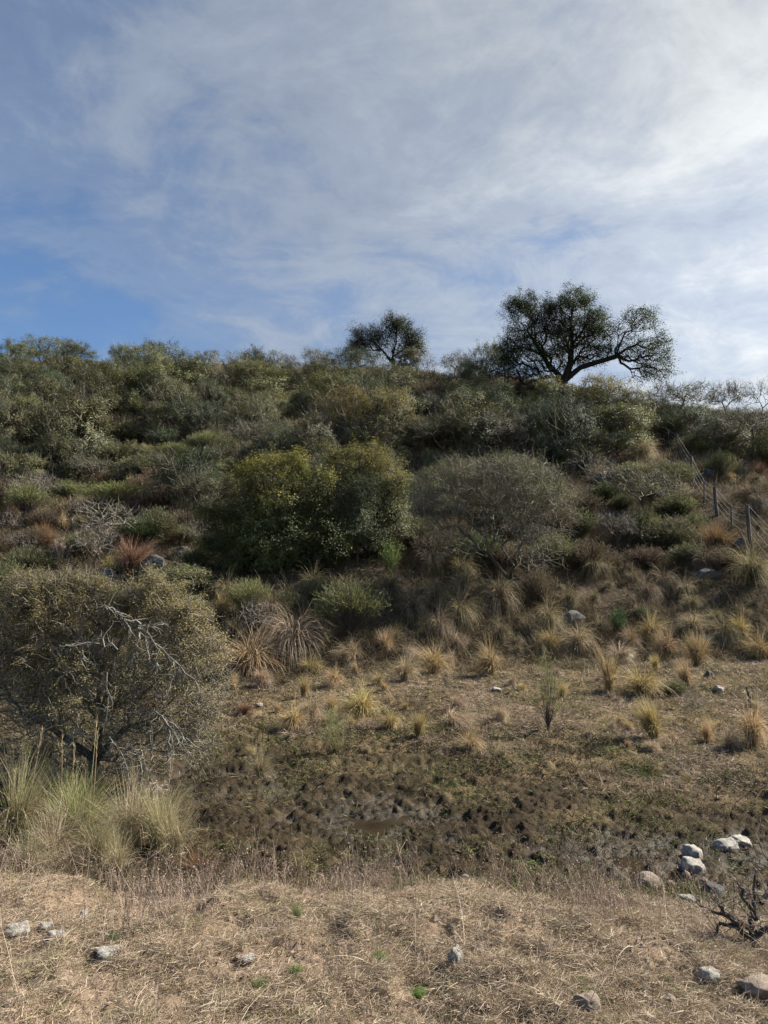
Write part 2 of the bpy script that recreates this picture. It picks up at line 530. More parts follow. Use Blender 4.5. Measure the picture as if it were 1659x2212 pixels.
M['brown_low'] = ribbon_mat('brown scrub', [(0, (.075, .056, .038)), (.4, (.13, .098, .065)), (.7, (.19, .15, .10)), (1, (.27, .225, .145))], .7, .28, .25)
M['fern'] = ribbon_mat('fresh green leaf', [(0, (.05, .08, .02)), (.5, (.11, .17, .04)), (1, (.21, .29, .075))], .55, .35, .1)
M['fern_dark'] = ribbon_mat('dark fern', [(0, (.025, .042, .018)), (.5, (.055, .085, .032)), (1, (.10, .145, .055))], .55, .35, .1)
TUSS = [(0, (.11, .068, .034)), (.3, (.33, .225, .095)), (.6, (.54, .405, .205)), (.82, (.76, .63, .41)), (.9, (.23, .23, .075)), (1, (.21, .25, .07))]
M['tussock'] = ribbon_mat('straw tussock', TUSS, .6, .3, .16)
M['bank_tussock'] = ribbon_mat('weathered tussock', [(0, (.07, .052, .030)), (.3, (.165, .125, .070)), (.6, (.31, .245, .142)), (.82, (.60, .50, .33)), (.9, (.17, .175, .065)), (1, (.15, .18, .06))], .65, .28, .22)
M['pale_tussock'] = ribbon_mat('pale flattened straw', [(0, (.14, .095, .06)), (.3, (.33, .24, .15)), (.6, (.50, .39, .26)), (.82, (.66, .55, .40)), (.9, (.3, .28, .12)), (1, (.24, .26, .09))], .6, .3, .14)
M['russet'] = ribbon_mat('russet tussock', [(0, (.10, .06, .035)), (.5, (.26, .155, .08)), (1, (.40, .28, .16))], .65, .25, .1)
M['tall_grass'] = ribbon_mat('tall bank grass', [(0, (.11, .08, .045)), (.3, (.31, .25, .14)), (.65, (.52, .44, .28)), (.8, (.25, .27, .10)), (1, (.20, .25, .075))], .55, .32, .12)
M['culm'] = ribbon_mat('straw culm', [(0, (.30, .22, .10)), (1, (.62, .50, .31))], .6, .25, .06)
M['straw'] = ribbon_mat('straw litter', [(0, (.12, .080, .052)), (.3, (.26, .188, .128)), (.65, (.435, .333, .248)), (.88, (.60, .49, .385)), (.93, (.20, .21, .08)), (1, (.17, .21, .07))], .6, .22, 0)
M['weed'] = ribbon_mat('dry weed', [(0, (.17, .125, .095)), (.4, (.33, .25, .185)), (.75, (.46, .35, .24)), (1, (.58, .46, .32))], .7, .2, 0)
M['sward'] = ribbon_mat('trampled sward', [(0, (.035, .026, .015)), (.25, (.088, .068, .036)), (.5, (.165, .125, .074)), (.75, (.36, .275, .18)), (.9, (.135, .14, .042)), (1, (.12, .15, .04))], .6, .25, 0)
M['slope_grass'] = ribbon_mat('dead slope grass', [(0, (.075, .052, .035)), (.4, (.20, .145, .088)), (.75, (.34, .26, .16)), (.9, (.46, .37, .24)), (1, (.17, .18, .07))], .65, .22, 0)
M['bank_litter'] = ribbon_mat('bank litter', [(0, (.045, .032, .022)), (.4, (.125, .09, .056)), (.75, (.24, .18, .112)), (.9, (.36, .285, .185)), (1, (.12, .13, .05))], .65, .2, 0)
M['duckweed'] = ribbon_mat('water plant', [(0, (.08, .12, .035)), (1, (.24, .30, .09))], .5, .3, 0)
M['flower'] = ribbon_mat('dry flower head', [(0, (.30, .20, .15)), (1, (.62, .50, .40))], .8, .2, .05)


def ground_mat():
    m, t = new_mat('earth and dry sward')
    geo = t.n('ShaderNodeNewGeometry').outputs['Position']
    A = lambda n: t.n('ShaderNodeAttribute', {'attribute_name': n}).outputs['Fac']
    mud, fore, hill, wet = A('mud'), A('fore'), A('hill'), A('wet')
    n1 = t.noise(geo, 1.1, 6, .6); n2 = t.noise(geo, 6.0, 8, .65); n3 = t.noise(geo, 38.0, 6, .7)
    nn = t.math('ADD', t.math('MULTIPLY', n1, .35), t.math('ADD', t.math('MULTIPLY', n2, .4), t.math('MULTIPLY', n3, .25)))
    cf = t.ramp(nn, [(.38, (.10, .070, .046)), (.48, (.215, .155, .103)), (.62, (.34, .255, .178))])
    cs = t.ramp(nn, [(.36, (.035, .027, .017)), (.46, (.095, .072, .038)), (.54, (.17, .122, .066)), (.64, (.30, .215, .125))])
    ch = t.ramp(nn, [(.36, (.035, .026, .018)), (.50, (.085, .062, .041)), (.64, (.16, .12, .078))])
    cm = t.ramp(nn, [(.36, (.013, .010, .007)), (.50, (.040, .029, .017)), (.66, (.090, .066, .038))])
    c = t.mix(hill, cs, ch); c = t.mix(fore, c, cf)
    mf = t.math('MULTIPLY', t.math('ADD', mud, t.math('MULTIPLY', t.math('SUBTRACT', n2, .5), 1.2)), 1.8, clamp=True)
    mf = t.math('MULTIPLY', mf, mud, clamp=True)
    c = t.mix(mf, c, cm)
    rough = t.math('SUBTRACT', .95, t.math('MULTIPLY', t.math('MULTIPLY', mud, wet), .42))
    bump = t.n('ShaderNodeBump', Strength=.9, Distance=.03, Height=t.math('ADD', n3, n2))
    p = t.n('ShaderNodeBsdfPrincipled', Base_Color=c, Roughness=rough, Normal=bump)
    t.set(p.inputs['Specular IOR Level'], t.math('ADD', .10, t.math('MULTIPLY', wet, .16)))
    t.n('ShaderNodeOutputMaterial', Surface=p)
    return m


def rock_mat(name, dark, mid, light):
    m, t = new_mat(name)
    oc = t.n('ShaderNodeTexCoord').outputs['Object']
    n1 = t.noise(oc, 2.2, 8, .65, .4); n2 = t.noise(oc, 12.0, 6, .7)
    c = t.ramp(t.math('ADD', t.math('MULTIPLY', n1, .6), t.math('MULTIPLY', n2, .4)), [(.34, dark), (.48, mid), (.64, light)])
    vo = t.n('ShaderNodeTexVoronoi', {'feature': 'F1'}, Vector=oc, Scale=7.0).outputs[0]
    spot = t.math('MULTIPLY', t.ramp(t.math('ADD', vo, t.math('MULTIPLY', n2, .5)), [(.36, 1), (.44, 0)]), .55)
    c = t.mix(spot, c, C4(dark))
    oz = t.n('ShaderNodeSeparateXYZ', Vector=oc).outputs[2]
    soil = t.ramp(t.math('ADD', t.math('MULTIPLY', oz, .5), t.math('ADD', t.math('MULTIPLY', n1, .5), .25)), [(.34, .9), (.62, .0)])
    c = t.mix(soil, c, (.15, .108, .072, 1))
    bump = t.n('ShaderNodeBump', Strength=.7, Distance=.04, Height=t.math('ADD', n1, n2))
    p = t.n('ShaderNodeBsdfPrincipled', Base_Color=c, Roughness=.85, Normal=bump)
    t.n('ShaderNodeOutputMaterial', Surface=p)
    return m


M['pale_rock'] = rock_mat('pale granite', (.13, .11, .085), (.33, .30, .25), (.56, .53, .47))
M['sandy_rock'] = rock_mat('sandy stone', (.14, .10, .07), (.29, .22, .16), (.42, .34, .26))
M['dark_rock'] = rock_mat('dark lichened rock', (.024, .022, .020), (.060, .055, .049), (.135, .127, .112))
m, t = new_mat('muddy water')
geo = t.n('ShaderNodeNewGeometry').outputs['Position']
bmp = t.n('ShaderNodeBump', Strength=.12, Distance=.02, Height=t.noise(geo, 9.0, 3, .5))
p = t.n('ShaderNodeBsdfPrincipled', Base_Color=t.ramp(t.noise(geo, 1.4, 4), [(.35, (.022, .016, .010)), (.65, (.055, .040, .025))]), Roughness=.07, Normal=bmp)
t.n('ShaderNodeOutputMaterial', Surface=p); M['water'] = m
m, t = new_mat('weathered post wood')
oc = t.n('ShaderNodeTexCoord').outputs['Object']
mpn = t.n('ShaderNodeMapping', Vector=oc, Scale=(30, 30, 2.5)).outputs[0]
nz = t.noise(mpn, 1.0, 6, .6)
p = t.n('ShaderNodeBsdfPrincipled', Base_Color=t.ramp(nz, [(.35, (.04, .034, .028)), (.65, (.14, .125, .108))]), Roughness=.9,
        Normal=t.n('ShaderNodeBump', Strength=.6, Distance=.01, Height=nz))
t.n('ShaderNodeOutputMaterial', Surface=p); M['post'] = m
m, t = new_mat('fence wire')
p = t.n('ShaderNodeBsdfPrincipled', Base_Color=t.ramp(t.noise(t.n('ShaderNodeTexCoord').outputs['Object'], 3.0, 3), [(.4, (.38, .36, .34)), (.6, (.6, .59, .57))]), Roughness=.5, Metallic=.2)
t.n('ShaderNodeOutputMaterial', Surface=p); M['wire'] = m

# ------------------------------------------------------------------ ground and stream
ang_in = np.linspace(-.62, .62, 620)
ang_out = np.linspace(.62, 2 * PI - .62, 92)[1:-1]
ANG = np.concatenate([ang_in, ang_out]); NA = len(ANG)
RAD = np.concatenate([np.linspace(.02, 2.2, 16)[:-1], np.geomspace(2.2, 26, 560)[:-1], np.geomspace(26, 95, 190)[:-1], np.geomspace(95, 1500, 22)])
NR = len(RAD)
X = (RAD[:, None] * np.sin(ANG)[None, :]).ravel(); Yy = (RAD[:, None] * np.cos(ANG)[None, :]).ravel()
near = smooth01((30 - np.hypot(X, Yy)) / 8)
Zb = ground_z(X, Yy, False); Zm = ground_z(X, Yy, True)
Z = Zb + (Zm - Zb) * np.where(np.abs(np.arctan2(X, Yy)) < .63, near, 0)
V = np.stack([X, Yy, Z], 1)
i = (np.arange(NR - 1)[:, None] * NA); j = np.arange(NA)[None, :]; j2 = (j + 1) % NA
F = np.stack([i + j, i + j2, i + NA + j2, i + NA + j], -1).reshape(-1, 4)[:, ::-1]
g = Geo(); g.add(V, F, 0)
ME = g.mesh('ground', ground_mat(), True)
d = stream_d(V[:, 0], V[:, 1])
for nm, val in (('mud', mudness(V[:, 0], V[:, 1]) * (np.abs(np.arctan2(V[:, 0], V[:, 1])) < 1.2)),
                ('fore', 1 - smooth01((V[:, 1] + bank_shift(V[:, 0]) - 4.9 + .9 * fbm(V[:, 0] / .8, V[:, 1] / .8, 61, 3)) / .9)),
                ('wet', 1 - smooth01((V[:, 2] + .955) / .05)),
                ('hill', smooth01((V[:, 1] - 17.5 + 3 * fbm(V[:, 0] / 2, V[:, 1] / 2, 62, 2)) / 3.0))):
    a = ME.attributes.new(nm, 'FLOAT', 'POINT'); a.data.foreach_set('value', val.astype(np.float32))
tag(obj('ground', ME), kind='structure')

sx = np.linspace(-9, 7, 90); wd = np.linspace(-1.5, 2.1, 24)
SXX, WD = np.meshgrid(sx, wd, indexing='ij')
WY = np.interp(SXX, SX, SY) + WD
g = Geo()
vv = np.stack([SXX.ravel(), WY.ravel(), np.full(SXX.size, -.984)], 1)
ii = np.arange(89)[:, None] * 24; jj = np.arange(23)[None, :]
g.add(vv, np.stack([ii + jj, ii + 24 + jj, ii + 25 + jj, ii + 1 + jj], -1).reshape(-1, 4), 0)
tag(obj('stream_water', g.mesh('stream_water', M['water'], True)), kind='structure')

# ------------------------------------------------------------------ things: placing and labelling
def measure(*meshes):
    """width and height that a plant mesh really fills"""
    c = []
    for me in meshes:
        if me is not None:
            a = np.empty(len(me.vertices) * 3, np.float32); me.vertices.foreach_get('co', a); c.append(a.reshape(-1, 3))
    c = np.concatenate(c)
    return 2 * np.percentile(np.abs(c[:, 0]), 95), np.percentile(c[:, 2], 98.5)


_meas = {}


def size_of(*meshes):
    key = tuple(me.name for me in meshes if me is not None)
    if key not in _meas:
        _meas[key] = measure(*meshes)
    return _meas[key]


def thing(name, label, cat, loc, group=None, rz=0.0, sc=(1, 1, 1), parts=()):
    """an Empty at the thing's base with its parts, or one mesh when parts is a mesh"""
    if isinstance(parts, bpy.types.Mesh):
        o = bpy.data.objects.new(name, parts)
    else:
        o = bpy.data.objects.new(name, None); o.empty_display_size = .2
    COL.objects.link(o)
    o.location = loc; o.rotation_euler = (0, 0, rz); o.scale = sc
    tag(o, label, cat, group)
    if not isinstance(parts, bpy.types.Mesh):
        for pn, me in parts:
            if me is not None:
                c = bpy.data.objects.new(pn, me); COL.objects.link(c); c.parent = o
    return o


def lobes_px(U0, V0, rows, k, rng, dy=0.0, depth=.8):
    """crown ellipsoids given in frame units about the base -> metres at the plant's own distance"""
    out = []
    for r in rows:
        u, v, ru, rv = r[:4]; wgt = r[4] if len(r) > 4 else 1.0
        yo = r[5] if len(r) > 5 else rng.uniform(-.35, .35) * ru * k
        m_ = 1 + yo / (k * FPX)
        out.append(((u - CU) * k * m_ - (U0 - CU) * k, yo + dy, (V0 - v) * k * m_ + yo * math.tan(math.atan((CV - V0) / FPX) + THETA), ru * k, depth * (ru + rv) * .5 * k + .15, rv * k, wgt))
    return out


def poly_px(U0, V0, pts, k, rng, wob=.06):
    n = len(pts); yy = rng.uniform(-1, 1) * .9
    return [np.array([(u - U0) * k, yy * (i / max(1, n - 1)) * (abs(u - U0) + (V0 - v)) * k * .35 + rng.normal() * wob * (i > 0), (V0 - v) * k]) for i, (u, v) in enumerate(pts)]


# ------------------------------------------------------------------ the named trees and big bushes
def placed_tree(name, label, cat, U, Vb, rows, limbs, seed, wood='trunk', leafpart='crown', group=None, Y=None, depth=.8, extra=None, **kw):
    rng = np.random.default_rng(seed)
    x, y, z, k = hit(U, Vb)
    L = lobes_px(U, Vb, rows, k, rng, depth=depth)
    st = [poly_px(U, Vb, l, k, rng) for l in limbs]
    st[0][0][2] = -.25
    tr, cr = make_plant(L, st, seed, name=name, **kw)
    parts = [(wood, tr), (leafpart, cr)]
    if extra:
        parts += extra(k)
    return thing(name, label, cat, (x, y, z - .03), group, parts=parts)


placed_tree('broadleaf_tree', 'large spreading dark tree with a forked trunk standing alone against the sky on the ridge', 'tree', 1205, 862,
    [(1138, 668, 52, 42), (1198, 668, 30, 34), (1245, 655, 46, 38), (1296, 702, 36, 44), (1135, 732, 50, 38), (1225, 718, 48, 42), (1180, 705, 40, 30),
     (1385, 700, 50, 46, .75), (1430, 748, 32, 38, .55), (1440, 795, 28, 32, .4), (1095, 778, 44, 42, .9), (1290, 768, 48, 28, .6), (1180, 775, 66, 28, .6), (1385, 765, 50, 30, .6), (1400, 808, 46, 24, .3), (1075, 815, 40, 26, .7), (1130, 815, 40, 22, .5), (1332, 760, 34, 30, .5), (1200, 745, 112, 60, .75), (1130, 762, 62, 42, .9), (1235, 765, 70, 34, .8), (1180, 805, 56, 26, .7), (1400, 765, 52, 40, .4), (1245, 690, 74, 60, .9), (1290, 735, 60, 50, .6), (1155, 690, 60, 60, .9), (1420, 790, 44, 46, .45), (1110, 800, 60, 44, .7)],
    [[(1205, 862), (1212, 840), (1222, 818), (1228, 806)],
     [(1222, 818), (1205, 800), (1190, 788), (1180, 760), (1162, 722), (1150, 690)],
     [(1228, 806), (1236, 780), (1240, 742), (1236, 700), (1240, 665)],
     [(1228, 806), (1255, 792), (1290, 782), (1328, 772), (1352, 756), (1382, 746), (1412, 742)],
     [(1205, 800), (1180, 796), (1150, 816), (1115, 832)],
     [(1240, 742), (1260, 712), (1285, 690)], [(1328, 772), (1345, 725), (1372, 690)], [(1180, 760), (1150, 748), (1120, 735)]],
    101, n=2900, bf=.25, seg=.55, jit=.2, rtip=.012, power=.465, leaf=.092, per=125, spread=.19, twigs=2, twig_len=.5, twig_w=.022, shell=.42, gap=.20, bark=M['bark'], leafmat=M['leaf_big'])

placed_tree('broadleaf_tree', 'slender many-stemmed open tree standing above the ridge scrub near the middle', 'tree', 852, 806,
    [(800, 738, 48, 36), (857, 714, 36, 34), (895, 748, 24, 34), (868, 764, 28, 26, .7), (770, 755, 26, 24)],
    [[(852, 806), (850, 785), (848, 770)], [(850, 785), (830, 762), (805, 738)], [(848, 770), (856, 735), (858, 700)], [(848, 770), (876, 752), (895, 735)]],
    102, n=760, bf=.3, seg=.6, jit=.2, rtip=.012, power=.42, leaf=.115, per=130, spread=.26, twigs=2, twig_len=.6, twig_w=.03, gap=.22, bark=M['bark'], leafmat=M['leaf_big'])

placed_tree('evergreen_shrub', 'wide rounded shrub with golden orange top and visible branches, middle of the slope', 'shrub', 755, 985,
    [(765, 868, 92, 34), (700, 892, 46, 40), (850, 884, 48, 42), (770, 912, 112, 48), (690, 945, 50, 40, .5), (850, 945, 50, 40, .5)],
    [[(755, 985), (752, 965), (750, 950)], [(752, 965), (715, 930), (690, 905)], [(750, 950), (765, 910), (770, 880)], [(752, 965), (800, 935), (840, 900)]],
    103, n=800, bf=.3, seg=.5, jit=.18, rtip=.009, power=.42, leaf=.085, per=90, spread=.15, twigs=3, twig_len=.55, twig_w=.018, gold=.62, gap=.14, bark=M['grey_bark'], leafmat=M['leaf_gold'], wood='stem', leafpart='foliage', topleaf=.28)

placed_tree('evergreen_shrub', 'yellow-topped glittering shrub in front of and below the lone ridge tree', 'shrub', 1300, 968,
    [(1312, 848, 74, 44), (1262, 878, 44, 44), (1366, 884, 38, 54), (1312, 900, 84, 50), (1310, 935, 60, 30, .5), (1350, 925, 45, 30, .5)],
    [[(1300, 968), (1302, 945), (1305, 930)], [(1305, 930), (1275, 900), (1260, 880)], [(1305, 930), (1312, 890), (1314, 850)], [(1302, 945), (1345, 910), (1370, 880)]],
    104, n=620, bf=.3, seg=.5, jit=.18, rtip=.009, power=.42, leaf=.08, per=90, spread=.15, twigs=3, twig_len=.45, twig_w=.02, gold=.6, gap=.14, bark=M['grey_bark'], leafmat=M['leaf_gold'], wood='stem', leafpart='foliage', topleaf=.3)

placed_tree('evergreen_shrub', 'big glossy bush with yellow-green crown and deep dark base at the foot of the slope', 'shrub', 610, 1238,
    [(585, 1030, 70, 55), (655, 1050, 56, 50), (505, 1088, 58, 55), (600, 1112, 110, 70), (482, 1148, 46, 55), (560, 1172, 100, 52), (684, 1120, 50, 60), (520, 1030, 30, 30), (480, 1195, 55, 42, 2.2), (560, 1208, 84, 40, 2.5), (650, 1202, 74, 42, 2.5), (610, 1165, 115, 66, 1.6), (715, 1165, 40, 60, 2), (702, 1060, 30, 46), (440, 1120, 26, 34), (545, 1015, 34, 36), (625, 1012, 40, 40)],
    [[(610, 1238), (606, 1205), (603, 1180)], [(606, 1205), (560, 1130), (520, 1085)], [(603, 1180), (600, 1100), (590, 1035)], [(603, 1180), (645, 1110), (660, 1060)]],
    105, n=2100, bf=.3, seg=.35, jit=.14, rtip=.007, power=.42, leaf=.066, per=100, spread=.13, twigs=2, twig_len=.35, twig_w=.009, gold=.5, gap=.08, sprig=.25, holes=.15, bark=M['bark'], leafmat=M['leaf_yellow'], wood='stem', leafpart='foliage', shell=.28)

placed_tree('evergreen_shrub', 'tall glossy bush with bright yellow-green dome touching its twin on the slope foot', 'shrub', 800, 1205,
    [(775, 1002, 58, 44), (838, 1032, 40, 45), (848, 1080, 34, 55), (782, 1068, 66, 60), (728, 1040, 36, 40), (815, 1125, 50, 42), (800, 1160, 70, 44, 2.2), (850, 1135, 34, 56, 1.5), (750, 1150, 60, 54, 2), (722, 1030, 34, 44), (860, 1050, 26, 30), (800, 980, 40, 26), (735, 985, 26, 26)],
    [[(800, 1205), (798, 1170), (795, 1150)], [(795, 1150), (780, 1070), (775, 1010)], [(795, 1150), (825, 1090), (838, 1040)]],
    106, n=1400, bf=.3, seg=.35, jit=.14, rtip=.007, power=.42, leaf=.064, per=100, spread=.13, twigs=2, twig_len=.35, twig_w=.009, gold=.5, gap=.08, sprig=.25, holes=.15, bark=M['bark'], leafmat=M['leaf_yellow'], wood='stem', leafpart='foliage', shell=.28)

placed_tree('evergreen_shrub', 'dark fine-leaved shrub growing in front of the two glossy bushes', 'shrub', 770, 1222,
    [(782, 1082, 46, 54), (765, 1128, 52, 50), (740, 1090, 32, 40), (800, 1150, 40, 40, .6)],
    [[(770, 1222), (772, 1185), (774, 1160)], [(774, 1160), (780, 1110), (784, 1070)]],
    107, n=600, bf=.4, seg=.3, jit=.14, rtip=.006, power=.4, leaf=.050, per=100, spread=.17, twigs=3, twig_len=.3, twig_w=.009, gap=.12, bark=M['grey_bark'], leafmat=M['leaf_dark'], wood='stem', leafpart='foliage')

placed_tree('thorn_tree', 'grey-olive thorn tree with crooked leaning trunk on the bank, twigs nearly bare', 'tree', 1112, 1275,
    [(1060, 1035, 130, 46), (985, 1075, 82, 58), (1140, 1065, 84, 62), (1070, 1105, 120, 52), (955, 1115, 52, 46), (1130, 1160, 64, 70, .4), (1180, 1045, 46, 50), (1000, 1025, 66, 42), (1005, 1150, 70, 50, .4), (1150, 1215, 50, 40, .1), (1080, 1010, 90, 34), (1190, 1110, 44, 60, .6), (940, 1150, 40, 40, .5), (1160, 1190, 64, 60, .4), (990, 1185, 70, 50, .4), (1225, 1120, 30, 50, .5), (915, 1110, 40, 50, .5), (1110, 1060, 150, 80, .8), (1200, 1080, 36, 46, .6), (920, 1060, 36, 40, .7)],
    [[(1112, 1275), (1104, 1252), (1078, 1226), (1057, 1196), (1048, 1165), (1043, 1132)],
     [(1043, 1132), (1012, 1116), (984, 1094), (960, 1090)], [(1043, 1132), (1062, 1105), (1085, 1086), (1120, 1075)], [(1048, 1165), (1080, 1140), (1120, 1125)], [(1043, 1132), (1040, 1090), (1055, 1045)]],
    108, n=2300, bf=.25, seg=.32, jit=.30, rtip=.0055, power=.40, leaf=.050, per=56, spread=.10, twigs=6, twig_len=.55, twig_w=.009, gap=.25, sprig=.5, holes=1.3, hs=.8, droop=.6, bark=M['pale_twig'], leafmat=M['leaf_grey'], kink=.4, topleaf=.35)


def lichen_part(k):
    rng = np.random.default_rng(77)
    U0, V0 = 195, 1705
    polys = [[(193, 1299), (222, 1310), (247, 1325), (262, 1352)], [(250, 1330), (286, 1349), (300, 1380), (311, 1420)], [(285, 1350), (333, 1402), (380, 1440), (426, 1488)],
             [(240, 1400), (200, 1384), (168, 1386), (157, 1420)], [(205, 1388), (150, 1390), (100, 1402)], [(322, 1535), (350, 1552), (395, 1588), (433, 1635)], [(322, 1535), (318, 1575)],
             [(345, 1548), (380, 1590), (400, 1620)], [(304, 1617), (306, 1650), (300, 1690)], [(304, 1650), (335, 1690)], [(228, 1590), (250, 1610), (272, 1660)], [(350, 1550), (362, 1600), (366, 1640)],
             [(325, 1610), (300, 1628), (262, 1640)], [(395, 1590), (430, 1610), (470, 1598)], [(286, 1349), (320, 1345), (352, 1352)], [(333, 1402), (330, 1440), (325, 1470)], [(290, 1360), (285, 1400), (272, 1430)],
             [(380, 1440), (360, 1470), (352, 1500)], [(216, 1450), (222, 1500), (220, 1550)], [(160, 1530), (158, 1580), (150, 1600)], [(322, 1535), (290, 1540), (255, 1555)]]
    g = Geo()
    for p in polys:
        yo = -.55 - rng.uniform(0, .5); m_ = 1 + yo / (k * FPX)
        q = np.array([((u - CU) * k * m_ - (U0 - CU) * k, yo, (V0 - v) * k * m_ + yo * math.tan(math.atan((CV - V0) / FPX) + THETA)) for u, v in p])
        fine = []
        for a, b in zip(q[:-1], q[1:]):
            for s in np.linspace(0, 1, 4)[:-1]:
                fine.append(a + (b - a) * s + rng.normal(size=3) * .018)
        fine.append(q[-1]); fine = np.array(fine)
        n = len(fine); r = np.linspace(.0095, .004, n)
        g.add(*tube_edges(fine[:-1], fine[1:], r[:-1], r[1:], 5, rng.uniform(.2, .9, n - 1)))
        b = np.repeat(fine[1:], 6, 0); dr = np.repeat(norm(fine[1:] - fine[:-1]), 6, 0) + rng.normal(size=b.shape) * .7
        dr[:, 2] -= .3
        g.add(*ribbons(b, dr, rng.uniform(.05, .26, len(b)), .007, .3, 3, rng, rng.uniform(.0, .8, len(b)), kink=.35))
    return [('lichen_twigs', g.mesh('lichen_branches', M['lichen'], True))]


placed_tree('thorn_tree', 'dense olive thorn tree with white lichen-crusted drooping branches beside the mud', 'tree', 195, 1705,
    [(100, 1338, 130, 72), (250, 1318, 110, 56), (372, 1355, 78, 60), (40, 1440, 120, 90), (205, 1450, 150, 90), (370, 1470, 95, 82, .6), (430, 1550, 60, 60, .35), (90, 1560, 170, 95, .8), (300, 1580, 135, 80, .45), (60, 1640, 130, 55, .5), (250, 1640, 140, 54, .35), (330, 1500, 110, 60, .5), (400, 1600, 60, 55, .3), (190, 1520, 160, 80, .7), (-20, 1500, 110, 100, .9), (130, 1660, 150, 40, .2), (128, 1262, 16, 40), (62, 1280, 14, 34), (306, 1262, 16, 34), (190, 1270, 12, 30), (20, 1320, 20, 50), (410, 1330, 26, 30, .6), (470, 1500, 30, 40, .3), (455, 1430, 34, 40, .4), (330, 1300, 60, 40), (60, 1290, 90, 50), (420, 1420, 60, 60, .5), (-60, 1400, 90, 110), (150, 1275, 50, 30)],
    [[(195, 1705), (198, 1640), (205, 1560), (212, 1480), (216, 1420)], [(216, 1420), (250, 1370), (300, 1340)], [(205, 1560), (150, 1480), (90, 1420)], [(212, 1480), (290, 1440), (370, 1410)],
     [(198, 1640), (270, 1570), (350, 1540)], [(216, 1420), (190, 1360), (150, 1320)], [(198, 1640), (110, 1580), (20, 1540)]],
    109, n=6000, bf=.25, seg=.22, jit=.32, rtip=.0034, power=.40, leaf=.031, per=88, spread=.065, twigs=7, twig_len=.26, twig_w=.006, gap=.18, bark=M['pale_twig'], leafmat=M['leaf_gold_thorn'], sprig=.5, kink=.45, holes=.8, hs=.4, extra=lichen_part, topleaf=.45, shell=.5)

# ------------------------------------------------------------------ shrub kinds (each built once, then copied)
def dome_kind(seed, mat, gold=0, per=34, n=360, leaf=.080, gap=.14, wd=1.7, ht=2.5, topleaf=.8):
    rng = np.random.default_rng(seed)
    rows = [(0, 0, ht * .60, wd * .85, wd * .8, ht * .36, 1)]
    for i in range(6):
        a = i * PI / 3 + rng.uniform(-.5, .5); r = wd * rng.uniform(.4, .75)
        rr = rng.uniform(.28, .62) * wd
        rows.append((math.cos(a) * r, math.sin(a) * r, ht * rng.uniform(.34, .80), rr, rr, ht * rng.uniform(.16, .30), 1))
    for i in range(5):
        a = i * PI * .4 + .5; rows.append((math.cos(a) * wd * .5, math.sin(a) * wd * .5, ht * .22, wd * .36, wd * .36, ht * .2, .9))
    return make_plant(rows, [[(0, 0, -.3), (.05, 0, .25), (0, .05, .6)]], seed, n=n, bf=.35, seg=.5, jit=.16, rtip=.009, power=.42, leaf=leaf, per=per, spread=.12, twigs=2,
                      twig_len=.5, twig_w=.016, gap=gap, bark=M['grey_bark'], leafmat=mat, gold=gold, name='dome', topleaf=topleaf, shell=.22, holes=.08, sprig=.10)


def thorn_kind(seed, mat, per=14, n=260, wd=1.6, ht=2.2, twigs=5):
    rng = np.random.default_rng(seed)
    rows = [(0, 0, ht * .66, wd * .8, wd * .8, ht * .27, 1)]
    for i in range(5):
        a = i * PI * .4 + rng.uniform(-.3, .3); r = wd * rng.uniform(.5, .7); rr = rng.uniform(.35, .5) * wd
        rows.append((math.cos(a) * r, math.sin(a) * r, ht * rng.uniform(.5, .74), rr, rr, ht * .22, 1))
    return make_plant(rows, [[(0, 0, -.3), (.08, .02, .3), (-.04, .06, .65)]], seed, n=n, bf=.22, seg=.35, jit=.32, rtip=.007, power=.42, leaf=.056, per=per, spread=.12, twigs=twigs,
                      twig_len=.45, twig_w=.016, gap=.15, bark=M['grey_bark'], leafmat=mat, name='thorn', kink=.4, topleaf=.7)


